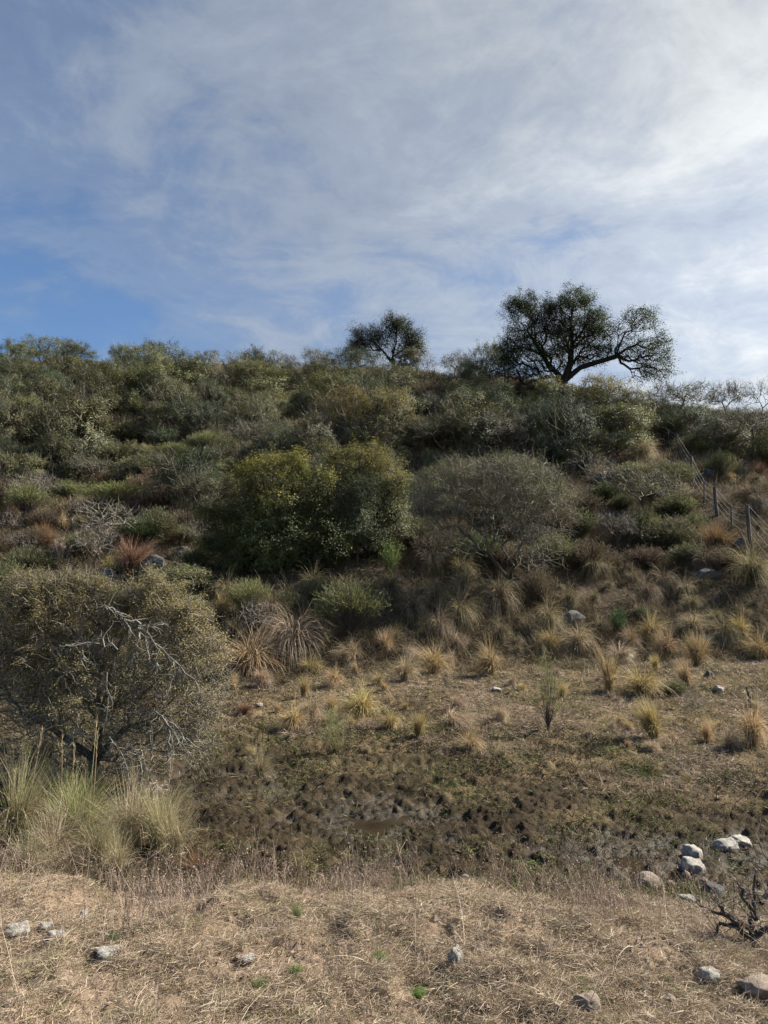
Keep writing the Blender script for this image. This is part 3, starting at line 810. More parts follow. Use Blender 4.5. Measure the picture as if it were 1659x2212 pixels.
def stem_kind(seed, mat, stems=260, rad=.5, ht=.9, flat=.25, base=.1, leaves=10, leaf=.05, lw=.25, width=.008, leaf_lo=.45, tip_green=1.0, ribbon_leaf=True, root=0.0, lean=0.0):
    """broom, heath and herb shrubs: many fine stems fanning to a dome, leaves along their upper part"""
    rng = np.random.default_rng(seed)
    a = rng.random(stems) * 2 * PI; r = np.sqrt(rng.random(stems))
    lob = 1 + .22 * np.sin(a * 3 + seed) + .12 * np.sin(a * 5 + 2 * seed)
    tip = np.stack([np.cos(a) * r * rad * lob, np.sin(a) * r * rad * lob, ht * (1 - flat * r ** 2.2) * rng.uniform(.72, 1.05, stems)], 1)
    tip[:, 0] += lean * ht * rng.uniform(.5, 1.5, stems)
    b0 = np.stack([np.cos(a) * r * base, np.sin(a) * r * base, np.full(stems, -.08)], 1)
    if root:
        b0[:, 2] = root * ht
    mid = b0 * .5 + tip * .5; mid[:, 2] += ht * .06; mid[:, :2] *= .8
    mid += rng.normal(size=mid.shape) * .04 * ht
    g = Geo()
    for p0, p1 in ((b0, mid), (mid, tip)):
        L = np.linalg.norm(p1 - p0, axis=1)
        g.add(*ribbons(p0, p1 - p0, L, width * (1.4 if p0 is b0 else .9), 0, 2, rng, rng.uniform(.0, .3, stems), kink=.04, taper=.3))
    if root:
        k = 7
        P0 = np.zeros((k, 3)); P0[:, 2] = -.1; P0[:, :2] = rng.normal(size=(k, 2)) * .02
        P1 = np.stack([rng.normal(size=k) * base, rng.normal(size=k) * base, np.full(k, root * ht)], 1)
        g.add(*tube_edges(P0, P1, np.full(k, .028), np.full(k, .014), 5, .1))
    stem = g.mesh('stems', M['grey_bark'] if root else mat, False)
    s = rng.uniform(leaf_lo, 1.0, (stems, leaves))[..., None]
    q = np.where(s < .5, b0[:, None] + (mid - b0)[:, None] * s * 2, mid[:, None] + (tip - mid)[:, None] * (s * 2 - 1)).reshape(-1, 3)
    sv = s.reshape(-1)
    q = q + rng.normal(size=q.shape) * .03
    g2 = Geo()
    tn = np.clip(.35 + .5 * (sv - leaf_lo) / (1 - leaf_lo) * tip_green + rng.normal(size=len(q)) * .12, .2, 1)
    if ribbon_leaf:
        dr = np.repeat(norm(tip - mid), leaves, 0) + rng.normal(size=q.shape) * .45
        g2.add(*ribbons(q, dr, leaf * 2.0 * rng.uniform(.6, 1.3, len(q)), leaf * lw, 0, 1, rng, tn))
    else:
        g2.add(*leaf_quads(q, leaf * rng.uniform(.6, 1.3, len(q)), rng, tn))
    return stem, g2.mesh('stem_leaves', mat)


KIND = {}   # kind -> (object name, category, width, height, part names, variants)
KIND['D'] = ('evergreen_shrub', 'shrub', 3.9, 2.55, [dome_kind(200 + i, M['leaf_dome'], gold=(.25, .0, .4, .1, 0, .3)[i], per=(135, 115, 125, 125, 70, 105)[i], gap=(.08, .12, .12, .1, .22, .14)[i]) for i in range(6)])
KIND['T'] = ('thorn_shrub', 'shrub', 3.9, 2.1, [thorn_kind(220 + i, M[('leaf_olive_hill', 'leaf_grey_hill', 'leaf_grey_hill', 'leaf_olive_hill')[i]], per=(60, 66, 44, 44)[i]) for i in range(4)])
KIND['F'] = ('evergreen_shrub', 'shrub', 3.9, 2.55, [dome_kind(230 + i, M['leaf_dark'], per=140, leaf=.066, n=360, gap=.1, topleaf=.7) for i in range(3)])
KIND['B'] = ('broom_shrub', 'shrub', 1.0, .9, [stem_kind(240 + i, M['broom'], stems=420, rad=.5, ht=.9, flat=.22, leaves=12, leaf=.035, leaf_lo=.62) for i in range(3)])
KIND['U'] = ('broom_shrub', 'shrub', 1.0, 1.0, [stem_kind(250 + i, M['broom'], stems=320, rad=.5, ht=1.0, flat=.30, leaves=12, leaf=.032, leaf_lo=.6, root=.22, base=.05, width=.007) for i in range(2)])
KIND['L'] = ('low_shrub', 'shrub', 1.0, .8, [stem_kind(260 + i, M[('low', 'low', 'leaf_dark', 'low')[i]], stems=320, rad=.5, ht=.8, flat=.5, leaves=14, leaf=.034, lw=.45, leaf_lo=.3, width=.008, tip_green=.7) for i in range(4)])
KIND['N'] = ('low_shrub', 'shrub', 1.0, .8, [stem_kind(270 + i, M['brown_low'], stems=360, rad=.5, ht=.8, flat=.45, leaves=8, leaf=.032, lw=.3, leaf_lo=.35, width=.010, tip_green=.8) for i in range(3)])
KIND['S'] = ('broom_shrub', 'shrub', 1.0, 1.0, [stem_kind(254, M['pale_broom'], stems=40, rad=.55, ht=1.0, flat=.6, leaves=46, leaf=.020, lw=.35, leaf_lo=.55, root=.10, base=.03, width=.010, lean=.12),
                                               stem_kind(255, M['pale_broom'], stems=70, rad=.55, ht=.9, flat=.6, leaves=36, leaf=.026, lw=.35, leaf_lo=.35, base=.06, width=.008, lean=-.1)])
KIND['X'] = ('bare_shrub', 'shrub', 2.4, 1.9, [make_plant([(0, 0, 1.2, 1.1, 1.1, .6, 1), (.5, .2, .9, .6, .6, .4, 1), (-.5, -.2, 1.0, .6, .6, .4, 1)], [[(0, 0, -.2), (.03, 0, .2)]], 280 + i, n=150, bf=.2, seg=.25, jit=.3, rtip=.007, power=.4,
                  per=(0, 5)[i], leaf=.05, spread=.1, twigs=5, twig_len=.5, twig_w=.014, bark=M['grey_bark'], leafmat=M['leaf_grey'], name='bare', kink=.3) for i in range(2)])
KIND['P'] = ('fern_plant', 'plant', 1.0, 1.0, [stem_kind(290 + i, M[('fern', 'fern_dark')[i]], stems=60, rad=.45, ht=1.0, flat=.5, leaves=34, leaf=.05, lw=.6, leaf_lo=.12, width=.012, ribbon_leaf=False) for i in range(2)])
KIND['W'] = ('dry_herb', 'plant', 1.0, 1.0, [stem_kind(296, M['flower'], stems=42, rad=.5, ht=1.0, flat=.3, leaves=12, leaf=.055, lw=.6, leaf_lo=.9, width=.012, ribbon_leaf=False)])
THATCH = []


def shrub(kind, U, Vb, Vt, W, label, group=None, var=None, seed=None, sink=.04):
    nm, cat, w0, h0, variants = KIND[kind]
    rng = np.random.default_rng(int(seed if seed is not None else (U * 7 + Vb * 13)) % 100003)
    x, y, z, k = hit(U, Vb)
    v = int(rng.integers(len(variants))) if var is None else var
    st, fo = variants[v]
    w0, h0 = size_of(st, fo)
    sx = W * k / w0; sz = (Vb - Vt) * k / h0
    return thing(nm, label, cat, (x, y, z - sink * (Vb - Vt) * k), group, rng.uniform(0, 6.28), (sx, sx * rng.uniform(.85, 1.1), sz), [('stem', st), ('foliage', fo)])


SHRUBS = [
    # ridge on the open side
    ('D', 25, 805, 737, 80, 'dark rounded shrub on the ridge crest at the far left', 0), ('D', 96, 782, 724, 88, 'airy flat-topped shrub breaking the skyline near the left end of the ridge', 4),
    ('D', 152, 782, 728, 44, 'small upright shrub on the skyline beside the airy flat-topped one', 4), ('D', 160, 800, 748, 92, 'dark low dome just under the airy skyline shrubs', 1),
    ('D', 52, 858, 777, 100, 'pale olive dome below the leftmost crest of the ridge', 2), ('D', 124, 850, 762, 92, 'olive dome below the airy skyline shrubs', 3),
    ('D', 210, 880, 770, 86, 'tall grey-green shrub in the dip left of the skyline domes', 1), ('D', 276, 815, 739, 70, 'rounded skyline shrub left of the darkest dome', 0),
    ('F', 358, 812, 736, 98, 'darkest dome on the skyline above the upper slope', 0), ('D', 328, 830, 750, 86, 'bronze-green shrub leaning on the darkest skyline dome', 2),
    ('D', 338, 900, 782, 104, 'large olive shrub in the middle of the upper slope left half', 3), ('D', 362, 915, 812, 110, 'sparse bronze shrub below the large olive one', 4),
    ('D', 448, 806, 753, 54, 'small see-through shrub alone on the skyline', 4), ('D', 522, 856, 767, 104, 'broad bronze dome under the dark skyline shrub', 2),
    ('D', 570, 838, 746, 88, 'dark green dome on the skyline left of the saddle', 1), ('T', 622, 812, 762, 40, 'thin twiggy shrub in the skyline saddle', 2),
    ('D', 682, 818, 748, 66, 'open grey shrub on the skyline left of the many-stemmed tree', 4), ('F', 756, 828, 746, 122, 'dense dark dome in front of the many-stemmed ridge tree', 1),
    ('D', 880, 808, 755, 60, 'light green shrub at the foot of the many-stemmed ridge tree', 3), ('B', 681, 822, 782, 34, 'small bright cushion of broom under the skyline shrubs', 0),
    ('X', 922, 812, 762, 50, 'bare dark shrub right of the many-stemmed ridge tree', 1), ('T', 982, 822, 762, 72, 'sparse thorn shrub on the skyline between the two ridge trees', 2),
    ('F', 1052, 842, 733, 92, 'dark leafy shrub against the left side of the lone ridge tree', 2), ('D', 1020, 830, 768, 60, 'rounded shrub on the crest left of the lone tree', 1),
    ('N', 935, 835, 800, 70, 'brown scrub on the ridge right of the many-stemmed tree', 0), ('F', 985, 850, 800, 74, 'dark scrub below the sparse skyline thorn shrub', 2), ('N', 1100, 862, 815, 90, 'dark brown scrub left of the trunk of the lone ridge tree', 1),
    ('F', 1150, 872, 828, 84, 'shaded dark bush at the foot of the lone ridge tree', 0), ('N', 1255, 872, 835, 64, 'brown scrub right of the trunk of the lone ridge tree', 2), ('N', 1040, 872, 836, 86, 'brown heath below the dark leafy ridge shrub', 0),
    # mid slope
    ('D', 150, 1004, 853, 182, 'largest rounded green bush on the left of the slope', 0), ('D', 28, 1060, 975, 96, 'green leafy bush cut by the left edge of the view', 3),
    ('U', 54, 1136, 1040, 76, 'little umbrella-shaped broom tree in dry grass', 0), ('B', 250, 1100, 1043, 122, 'bright green flat-topped broom cushion above a dead shrub', 1),
    ('F', 394, 1082, 962, 128, 'dark shrub with grey twigs between the broom cushion and the glossy bush', 0), ('B', 449, 986, 930, 58, 'bright broom tuft above the glossy bush', 2),
    ('B', 378, 1000, 958, 58, 'yellow-green broom patch above the dark twiggy shrub', 0), ('D', 545, 945, 845, 104, 'bronze speckled shrub left of the golden-topped shrub', 4),
    ('F', 440, 945, 862, 96, 'dark green shrub in the hollow of the slope', 2), ('L', 275, 965, 910, 70, 'grey-green scrub right of the largest rounded bush', 0),
    ('X', 232, 1182, 1070, 140, 'dead shrub with bleached crooked branches below the broom cushion', 0), ('L', 335, 1162, 1098, 76, 'olive scrub right of the dead shrub', 1),
    ('X', 14, 1158, 1095, 56, 'bare twiggy shrub at the left edge in dry grass', 0), ('T', 550, 995, 905, 92, 'olive-yellow thorn shrub above the glossy bush', 0),
    ('U', 656, 900, 833, 66, 'umbrella-shaped broom left of the golden-topped shrub', 1), ('B', 622, 900, 856, 58, 'bright green broom beside the umbrella-shaped one', 1),
    ('D', 660, 1000, 895, 92, 'dark shrub behind the twin glossy bushes', 1), ('T', 962, 1000, 886, 140, 'olive feathery thorn shrub right of the golden-topped shrub', 0),
    ('T', 1072, 1000, 890, 124, 'blue-grey thorn shrub above the grey-olive thorn tree', 1), ('F', 1125, 965, 876, 118, 'dark green shrub below the lone ridge tree', 1),
    ('L', 1205, 960, 900, 84, 'grey-green scrub left of the yellow-topped shrub', 2), ('D', 480, 1040, 990, 70, 'small leafy shrub just above the glossy bush', 2),
    ('L', 300, 1035, 985, 90, 'dull green scrub left of the broom patch', 3), ('T', 190, 1050, 985, 100, 'grey thorn scrub below the largest rounded bush', 1),
    ('L', 90, 1010, 960, 90, 'shaded scrub at the base of the largest rounded bush', 0),
    # right side of the slope
    ('T', 1460, 930, 822, 138, 'spreading thorn shrub on the skyline right of the lone tree', 1), ('T', 1572, 912, 824, 100, 'sparse feathery thorn shrub on the right skyline', 2),
    ('X', 1648, 895, 806, 74, 'bare branching shrub on the skyline at the right edge', 1), ('T', 1622, 1010, 880, 176, 'big glinting thorn shrub with a dark stem beyond the fence', 1),
    ('T', 1302, 1006, 932, 64, 'small dark thorn bush under the yellow-topped shrub', 3), ('T', 1392, 1116, 1004, 166, 'dark grey thorn shrub on the slope left of the fence', 3),
    ('L', 1560, 1036, 976, 50, 'leafy green shrub behind the middle fence posts', 1), ('T', 1334, 1196, 1104, 92, 'fine purplish twiggy shrub on the bank above the tussocks', 2),
    ('L', 1500, 985, 940, 56, 'pale grey-green scrub beside the upper fence posts', 0), ('L', 1345, 1100, 1068, 44, 'yellow-green scrub patch below the dark grey thorn shrub', 1),
    ('L', 1440, 950, 900, 60, 'greenish scrub at the top end of the fence', 3), ('T', 1530, 965, 890, 110, 'grey thorn shrub behind the upper end of the fence', 1),
    ('L', 1500, 1150, 1108, 44, 'green low scrub left of the thin fence droppers', 1), ('N', 1250, 1130, 1060, 110, 'brown scrub between the grey-olive tree and the grey thorn shrub', 0),
    ('N', 1180, 1160, 1085, 100, 'brown twiggy scrub against the right side of the grey-olive tree', 1), ('X', 905, 1130, 1062, 50, 'dead pale shrub between the glossy bush and the grey-olive tree', 1),
    # bank foot and flat
    ('D', 375, 1312, 1220, 150, 'leafy green bush half hidden behind the lichen-crusted thorn tree', 3), ('B', 535, 1345, 1250, 76, 'bright spiky broom at the foot of the dark glossy bush', 2),
    ('X', 560, 1382, 1288, 96, 'grey tangled brush left of the umbrella shrub', 0), ('U', 755, 1392, 1250, 122, 'umbrella-shaped thin-stemmed shrub at the bank foot', 1),
    ('P', 842, 1236, 1168, 36, 'fresh bright green sprig in front of the glossy bush', 0), ('P', 1340, 1372, 1310, 32, 'dark green fern growing under the bank tussocks', 1),
    ('P', 1392, 1348, 1308, 26, 'small dark fern right of the larger fern on the bank', 1), ('S', 728, 1622, 1530, 74, 'light green feathery shrub at the upper edge of the mud', 1),
    ('S', 1184, 1580, 1404, 70, 'slender broom sapling with a pale green head standing on the open flat', 0), ('X', 1500, 1560, 1484, 48, 'bare dark twiggy sapling among the tussocks on the flat', 0),
    ('L', 1457, 1502, 1468, 44, 'soft light green plant between two tussocks on the flat', 3), ('X', 1514, 1742, 1684, 34, 'thin bare twig standing in the muddy sward', 0),
    ('X', 1236, 1912, 1800, 60, 'dead grey twiggy bush on the near bank of the stream', 0), ('W', 130, 1218, 1160, 50, 'dry herb with pale seed heads above the thorn tree', 0),
    ('W', 905, 1200, 1160, 40, 'pale dry flower heads right of the glossy bush', 0), ('N', 1160, 1310, 1225, 60, 'brown twigs with small leaves at the foot of the grey-olive tree', 2),
    ('L', 1090, 1300, 1255, 60, 'green herb at the trunk foot of the grey-olive tree', 0), ('L', 690, 1300, 1250, 70, 'light green herb patch in front of the dark bush base', 1),
    ('L', 620, 1330, 1275, 60, 'grey-green herb between the spiky broom and the umbrella shrub', 3), ('W', 330, 1762, 1690, 70, 'dry weed with pinkish seed heads beside the tall bank grass', 0),
    ('P', 640, 2106, 2090, 24, 'pale green rosette in the straw above the bottom edge', 0), ('P', 905, 2160, 2142, 30, 'small green weed below the white pointed stone', 0), ('P', 820, 2080, 2060, 26, 'sprig of green left of the white pointed stone', 0),
    ('P', 640, 1990, 1955, 22, 'small yellow-green shoot among the dry weeds', 0), ('P', 238, 2054, 2018, 30, 'small dark green tuft above the flat white stone', 1), ('P', 1134 - 570, 2142, 2120, 30, 'tiny green weed in the straw near the bottom', 0),
    ('L', 60, 1240, 1180, 90, 'green scrub above the thorn tree at the left edge', 1), ('L', 15, 1290, 1215, 80, 'dull scrub behind the thorn tree at the left edge', 0),
]
LAND = []
for r in SHRUBS:
    k_, U_, Vb_, Vt_, W_, lab_, var_ = r
    if k_ in 'DF':
        Vb_ = Vb_ + .10 * (Vb_ - Vt_)
    shrub(k_, U_, Vb_, Vt_, W_, lab_, var=min(var_, len(KIND[k_][4]) - 1))
BUSY = [(r[1], (r[2] + r[3]) / 2, r[4] / 2, (r[2] - r[3]) / 2) for r in SHRUBS]

# landmarks that the labels of repeats refer to
LAND = [('the lone ridge tree', 1215, 840), ('the many-stemmed ridge tree', 850, 790), ('the golden-topped shrub', 765, 930), ('the yellow-topped shrub', 1310, 910),
        ('the glossy twin bushes', 660, 1150), ('the grey-olive thorn tree', 1085, 1180), ('the lichen-crusted thorn tree', 300, 1480), ('the largest rounded bush', 150, 930),
        ('the umbrella broom tree', 54, 1100), ('the broom cushion', 250, 1070), ('the dead bleached shrub', 232, 1140), ('the umbrella shrub', 755, 1340), ('the spiky broom', 535, 1310),
        ('the dark fern', 1338, 1345), ('the slender broom sapling', 1184, 1520), ('the bare dark sapling', 1500, 1530), ('the feathery green shrub', 728, 1590), ('the tallest fence post', 1622, 1140),
        ('the dark grey thorn shrub', 1392, 1070), ('the upper fence posts', 1465, 960), ('the twiggy purplish shrub', 1334, 1160), ('the cracked dark boulder', 1240, 1336), ('the big glinting thorn shrub', 1622, 960),
        ('the darkest skyline dome', 358, 780), ('the bronze dome', 522, 815), ('the feathery olive thorn shrub', 962, 950), ('the dark leafy shrub left of the lone tree', 1052, 800)]
_used = {}


def rel_label(head, U, V, tail_group):
    """a label that points at one repeat by what it stands next to"""
    dd = [math.hypot(U - a[1], V - a[2]) for a in LAND]
    for j in np.argsort(dd)[:3]:
        nm, lu, lv = LAND[j]
        du, dv = U - lu, V - lv
        if abs(du) > abs(dv) * 1.3:
            pos = 'right of' if du > 0 else 'left of'
        elif abs(dv) > abs(du) * 1.3:
            pos = 'below' if dv > 0 else 'above'
        else:
            pos = ('lower ' if dv > 0 else 'upper ') + ('right of' if du > 0 else 'left of')
        far = 'close ' if dd[j] < 70 else ('' if dd[j] < 150 else 'well ')
        s = f'{head} {far}{pos} {nm}'
        if s not in _used and len(s.split()) <= 16:
            _used[s] = 1
            return s
    return None


# ------------------------------------------------------------------ undergrowth on the slope
rng = np.random.default_rng(5)
fill = [('L', 'low grey-green shrub'), ('N', 'brown heathy shrub'), ('L', 'green scrub clump'), ('D', 'small evergreen shrub'), ('T', 'small thorn shrub'), ('N', 'dull brown scrub clump'), ('X', 'bare twiggy shrub'), ('F', 'dark scrub bush')]
cnt = 0
RIDGE_U = [-20, 0, 400, 830, 1050, 1215, 1400, 1659, 1680]; RIDGE_V = [790, 788, 800, 808, 822, 842, 888, 908, 908]
for q in range(6000):
    U = rng.uniform(-15, 1675); ridge = np.interp(U, RIDGE_U, RIDGE_V)
    V = ridge + (rng.random() ** .8) * (1235 - ridge)
    if V < ridge + 3:
        continue
    openness = vnoise(np.array([U / 150.]), np.array([V / 90.]), 3)[0] + .5
    grassy = (V > 1060 and U < 420) or (V > 1005 and U > 1200) or V > 1150
    p = .30 if grassy else 1.0
    if rng.random() > p:
        continue
    if V > 1140 and 430 < U < 900:
        continue
    W = rng.uniform(44, 100) * (1.0 if V < 1000 else 1.1)
    if 930 < V < 1280 and abs(U - np.interp(V, [945, 1050, 1183, 1300], [1407, 1497, 1622, 1712])) < 55:
        continue
    fx, fy = (.43, .29) if V < 1010 and U < 900 else (.36, .24)
    if any(abs(U - b[0]) < fx * W and abs(V - b[1] - b[3]) < fy * W for b in BUSY):
        continue
    if grassy:
        kd, hd = fill[int(rng.choice([0, 1, 5, 6], p=[.3, .4, .15, .15]))]
    elif 880 < U < 1240 and V < 900:
        kd, hd = fill[int(rng.choice([0, 1, 4, 5, 7], p=[.12, .40, .10, .28, .10]))]
    else:
        kd, hd = fill[int(rng.choice(len(fill), p=[.05, .03, .06, .50, .07, .02, .01, .26] if U < 900 else [.10, .05, .10, .38, .10, .03, .02, .22]))]
    if kd in 'DFT' and V < 1010:
        W *= 1.3
    H = W * (rng.uniform(.5, .75) if kd in 'LN' else rng.uniform(.85, 1.12))
    H = min(H, 22 + (V - ridge) * 1.0)
    W = min(W, H * 1.7)
    lab = rel_label(hd, U, V - H / 2, None)
    zone = 'brown scrub slope under the lone tree' if 880 < U < 1240 and V < 900 else ('grassy part of the slope' if grassy else 'thick scrub of the upper slope')
    shrub(kd, U, V, V - H, W, lab or f'{hd} in the {zone}, one of many alike', group=f'{hd}s in the {zone}')
    BUSY.append((U, V - H / 2, W / 2, H / 2)); cnt += 1
    if cnt >= 280:
        break

# ------------------------------------------------------------------ tussocks
def tussock_kind(seed, mat, n=640, lean=(0, 0), spread=.6, droop=(1.0, 3.4), skirt=.35, green=.12, hang=1.0, ln=(.6, 1.15), width=.0105):
    """a bunch grass of unit height: blades fountain from a tight base, older ones hang as a skirt"""
    rng = np.random.default_rng(seed)
    a = rng.random(n) * 2 * PI; rr = np.sqrt(rng.random(n)) * .11
    base = np.stack([np.cos(a) * rr, np.sin(a) * rr, rng.uniform(-.06, .10, n)], 1)
    sk = rng.random(n) < skirt
    tl = np.where(sk, rng.uniform(.5, 1.15, n), np.abs(rng.normal(size=n)) * spread * .55)
    nl = 15; lk = rng.integers(0, nl, n)
    la = rng.random(nl) * 2 * PI; lt = np.abs(rng.normal(size=nl)) * spread * .42 + .05; ld = rng.uniform(.6, 1.3, nl); ltint = rng.normal(size=nl) * .13
    aa = np.where(sk, a + rng.normal(size=n) * .4, la[lk] + rng.normal(size=n) * .22)
    tl = np.where(sk, tl, lt[lk] + np.abs(rng.normal(size=n)) * .10)
    d = np.stack([np.cos(aa) * np.sin(tl), np.sin(aa) * np.sin(tl), np.cos(tl)], 1)
    d[:, 0] += lean[0]; d[:, 1] += lean[1]
    L = np.where(sk, rng.uniform(.45, .85, n) * hang, rng.uniform(*ln, n))
    base[:, 2] += np.where(sk, rng.uniform(.05, .32, n), 0)
    dp = np.where(sk, rng.uniform(1.4, 3.0, n), (droop[0] + (droop[1] - droop[0]) * rng.random(nl))[lk] * rng.uniform(.8, 1.2, n))
    t0 = np.where(sk, rng.uniform(.0, .55, n), rng.uniform(.05, .45, n))
    t0 = np.clip(t0 + ltint[lk], 0, .6)
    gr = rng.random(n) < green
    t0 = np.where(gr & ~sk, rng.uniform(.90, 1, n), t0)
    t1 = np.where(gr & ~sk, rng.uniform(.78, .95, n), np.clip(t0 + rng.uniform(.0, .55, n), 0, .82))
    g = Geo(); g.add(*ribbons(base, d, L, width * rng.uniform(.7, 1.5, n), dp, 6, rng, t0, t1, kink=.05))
    return g.mesh('tussock', mat)


TK = {'s': [tussock_kind(300 + i, M[('tussock', 'pale_tussock')[i % 2]], lean=((.0, 0), (.25, .1), (-.3, 0), (.1, -.2), (.35, 0), (0, .1))[i], spread=(.7, .8, .9, 1.1, .6, 1.0)[i], skirt=(.35, .45, .4, .5, .3, .45)[i], green=(.1, .05, .25, .3, .04, .15)[i]) for i in range(6)],
      'u': [tussock_kind(310 + i, M['tussock'], lean=((.0, 0), (.16, 0), (-.2, 0))[i], spread=.5, droop=(.3, 1.8), skirt=.22, green=(.04, .12, .06)[i]) for i in range(3)],
      'f': [tussock_kind(320 + i, M['pale_tussock'], lean=((.6, -.2), (-.6, -.3), (.1, -.7))[i], spread=1.0, skirt=.6, green=.04, droop=(1.0, 2.2)) for i in range(3)],
      'b': [tussock_kind(330 + i, M['bank_tussock'], lean=((0, -.35), (.25, -.3), (-.25, -.3), (0, -.5), (.1, -.2))[i], spread=.9, skirt=.45, droop=(1.8, 4.2), green=(.1, .04, .2, .05, .3)[i], hang=1.35) for i in range(5)],
      'r': [tussock_kind(340, M['russet'], spread=.6, droop=(.2, 1.2), skirt=.3, green=0)],
      't': [tussock_kind(350 + i, M['tall_grass'], n=620, lean=((.1, 0), (-.2, 0), (.3, -.1), (0, .1))[i], spread=(.8, .6, 1.0, .5)[i], droop=(.3, 1.5), skirt=.3, green=(.10, .20, .05, .30)[i], ln=(.6, 1.15), width=.0052) for i in range(4)]}


def tussock(style, U, Vb, Vt, W, label, group, name='tussock', cat='tussock'):
    rng = np.random.default_rng(int(U * 31 + Vb * 17) % 99991)
    x, y, z, k = hit(U, Vb - .12 * (Vb - Vt))
    gw = 1.5 if (y < 20.5 and style in 'sf') else 1.3 if (y < 20.5 and style == 'u') else 1.0
    W = W * gw
    H = (Vb - Vt) * k * (1.15 if gw > 1 else 1)
    vs = TK[style]; me = vs[int(rng.integers(len(vs)))]
    rz = rng.uniform(-.5, .5) if style in 'bf' else rng.uniform(0, 6.28)
    w0, h0 = size_of(me)
    wob = W * k / w0; hs = H / h0
    wob = np.clip(wob, .6 * hs, 1.8 * hs)
    if y < 20.5:
        THATCH.append((x, y, W * k * .5))
    return thing(name, label, cat, (x, y, z - .02), group, rz, (wob, wob, hs), me)


def ccrop(rows, u0, v0):
    return [(st, u0 + .358 * (a + b) / 2, v0 + .358 * d, v0 + .358 * c, .358 * (b - a)) for st, a, b, c, d in rows]


TUSS_ROWS = ccrop([('s', 120, 390, 610, 820), ('s', 380, 490, 650, 790), ('s', 300, 430, 800, 895), ('b', 340, 430, 520, 650), ('f', 540, 690, 730, 845), ('u', 780, 860, 660, 795), ('s', 870, 1000, 820, 965),
    ('s', 1040, 1190, 760, 915), ('f', 920, 990, 730, 785), ('s', 970, 1070, 770, 865), ('f', 1160, 1260, 780, 875), ('f', 1200, 1290, 670, 765), ('s', 1390, 1525, 750, 935), ('s', 460, 560, 880, 990),
    ('u', 620, 670, 840, 920), ('s', 750, 815, 900, 970), ('s', 20, 115, 900, 990), ('u', 290, 350, 930, 1055), ('s', 310, 420, 1060, 1205), ('s', 190, 330, 1110, 1245), ('u', 430, 520, 1040, 1135),
    ('s', 590, 760, 1010, 1195), ('s', 800, 885, 1140, 1240), ('u', 970, 1060, 1150, 1295), ('u', 920, 960, 1070, 1125), ('f', 1190, 1295, 1040, 1115), ('f', 1130, 1310, 1130, 1225), ('s', 1260, 1385, 1250, 1375),
    ('u', 140, 190, 1080, 1150), ('u', 825, 860, 1030, 1080), ('b', 1100, 1190, 530, 685), ('b', 860, 950, 590, 665), ('b', 990, 1100, 560, 655), ('b', 1240, 1310, 440, 625), ('b', 1330, 1430, 440, 565),
    ('b', 940, 1030, 420, 585), ('b', 1060, 1180, 360, 535), ('b', 990, 1190, 130, 295), ('b', 1210, 1380, 290, 485), ('b', 400, 490, 460, 605), ('b', 1420, 1590, 330, 545), ('b', 640, 770, 510, 605), ('f', 1480, 1540, 1100, 1190)], 540, 1134)
TUSS_ROWS += ccrop([('b', 280, 390, 480, 645), ('s', 300, 400, 650, 775), ('s', 440, 600, 650, 800), ('s', 700, 830, 740, 855), ('u', 590, 640, 750, 815), ('u', 640, 765, 820, 1035), ('s', 800, 1000, 890, 1035), ('u', 960, 1010, 800, 895),
    ('u', 1140, 1215, 850, 1015), ('u', 900, 1055, 1100, 1325), ('u', 1260, 1325, 1200, 1325), ('s', 1480, 1655, 1130, 1355), ('f', 1390, 1460, 1260, 1375), ('s', 800, 870, 640, 765), ('s', 890, 1015, 570, 725), ('s', 1005, 1105, 660, 825),
    ('s', 1150, 1285, 560, 685), ('u', 1180, 1290, 690, 865), ('s', 1250, 1315, 690, 785), ('s', 1450, 1560, 570, 725), ('s', 1550, 1680, 690, 825), ('b', 1460, 1565, 490, 575), ('b', 1120, 1205, 330, 455), ('b', 880, 985, 340, 485),
    ('b', 800, 885, 270, 365), ('b', 740, 855, 220, 315), ('b', 640, 745, 220, 325), ('b', 560, 655, 190, 335), ('b', 240, 335, 140, 225), ('b', 1510, 1620, 160, 395), ('b', 1280, 1355, 140, 245), ('r', 1260, 1450, 0, 185),
    ('b', 630, 665, 560, 665), ('b', 400, 525, 390, 505), ('b', 850, 905, 480, 575), ('b', 1150, 1245, 420, 545), ('u', 380, 450, 960, 1055), ('s', 1390, 1480, -340, -230), ('s', 1480, 1590, -240, -150), ('u', 1015, 1060, -610, -540)], 1065, 1134)
TUSS_ROWS += ccrop([('s', 1380, 1659, 690, 905), ('s', 1215, 1370, 740, 935), ('s', 1280, 1400, 420, 565), ('u', 1370, 1430, 910, 1015), ('u', 1530, 1600, 890, 990), ('r', 1425, 1525, 1070, 1145), ('r', 680, 900, 100, 295), ('r', 1000, 1120, 40, 130),
    ('t', 1470, 1660, 1340, 1550), ('s', 600, 690, 190, 300), ('b', 450, 560, 260, 380)], 0, 1134)
adj = {'s': 'drooping straw tussock', 'u': 'upright straw tussock', 'f': 'flattened grass tussock', 'b': 'weathered drooping tussock', 'r': 'russet tussock', 't': 'pale fine-leaved tussock'}
ordn = ['', 'second ', 'third ', 'fourth ', 'fifth ', 'sixth ']
for st, U, Vb, Vt, W in TUSS_ROWS:
    size = 'large ' if W * (Vb - Vt) > 3600 else 'small ' if W * (Vb - Vt) < 1300 else ''
    zone = 'on the flat' if Vb > 1425 else 'at the bank foot' if Vb > 1375 else 'on the bank'
    lab = rel_label(size + adj[st], U, (Vb + Vt) / 2, None)
    g_ = f'{adj[st]}s {zone}'
    tussock(st, U, Vb, Vt, W, lab or f'{size}{adj[st]} {zone}, one of several alike', g_)
cnt = 0
rng = np.random.default_rng(8)
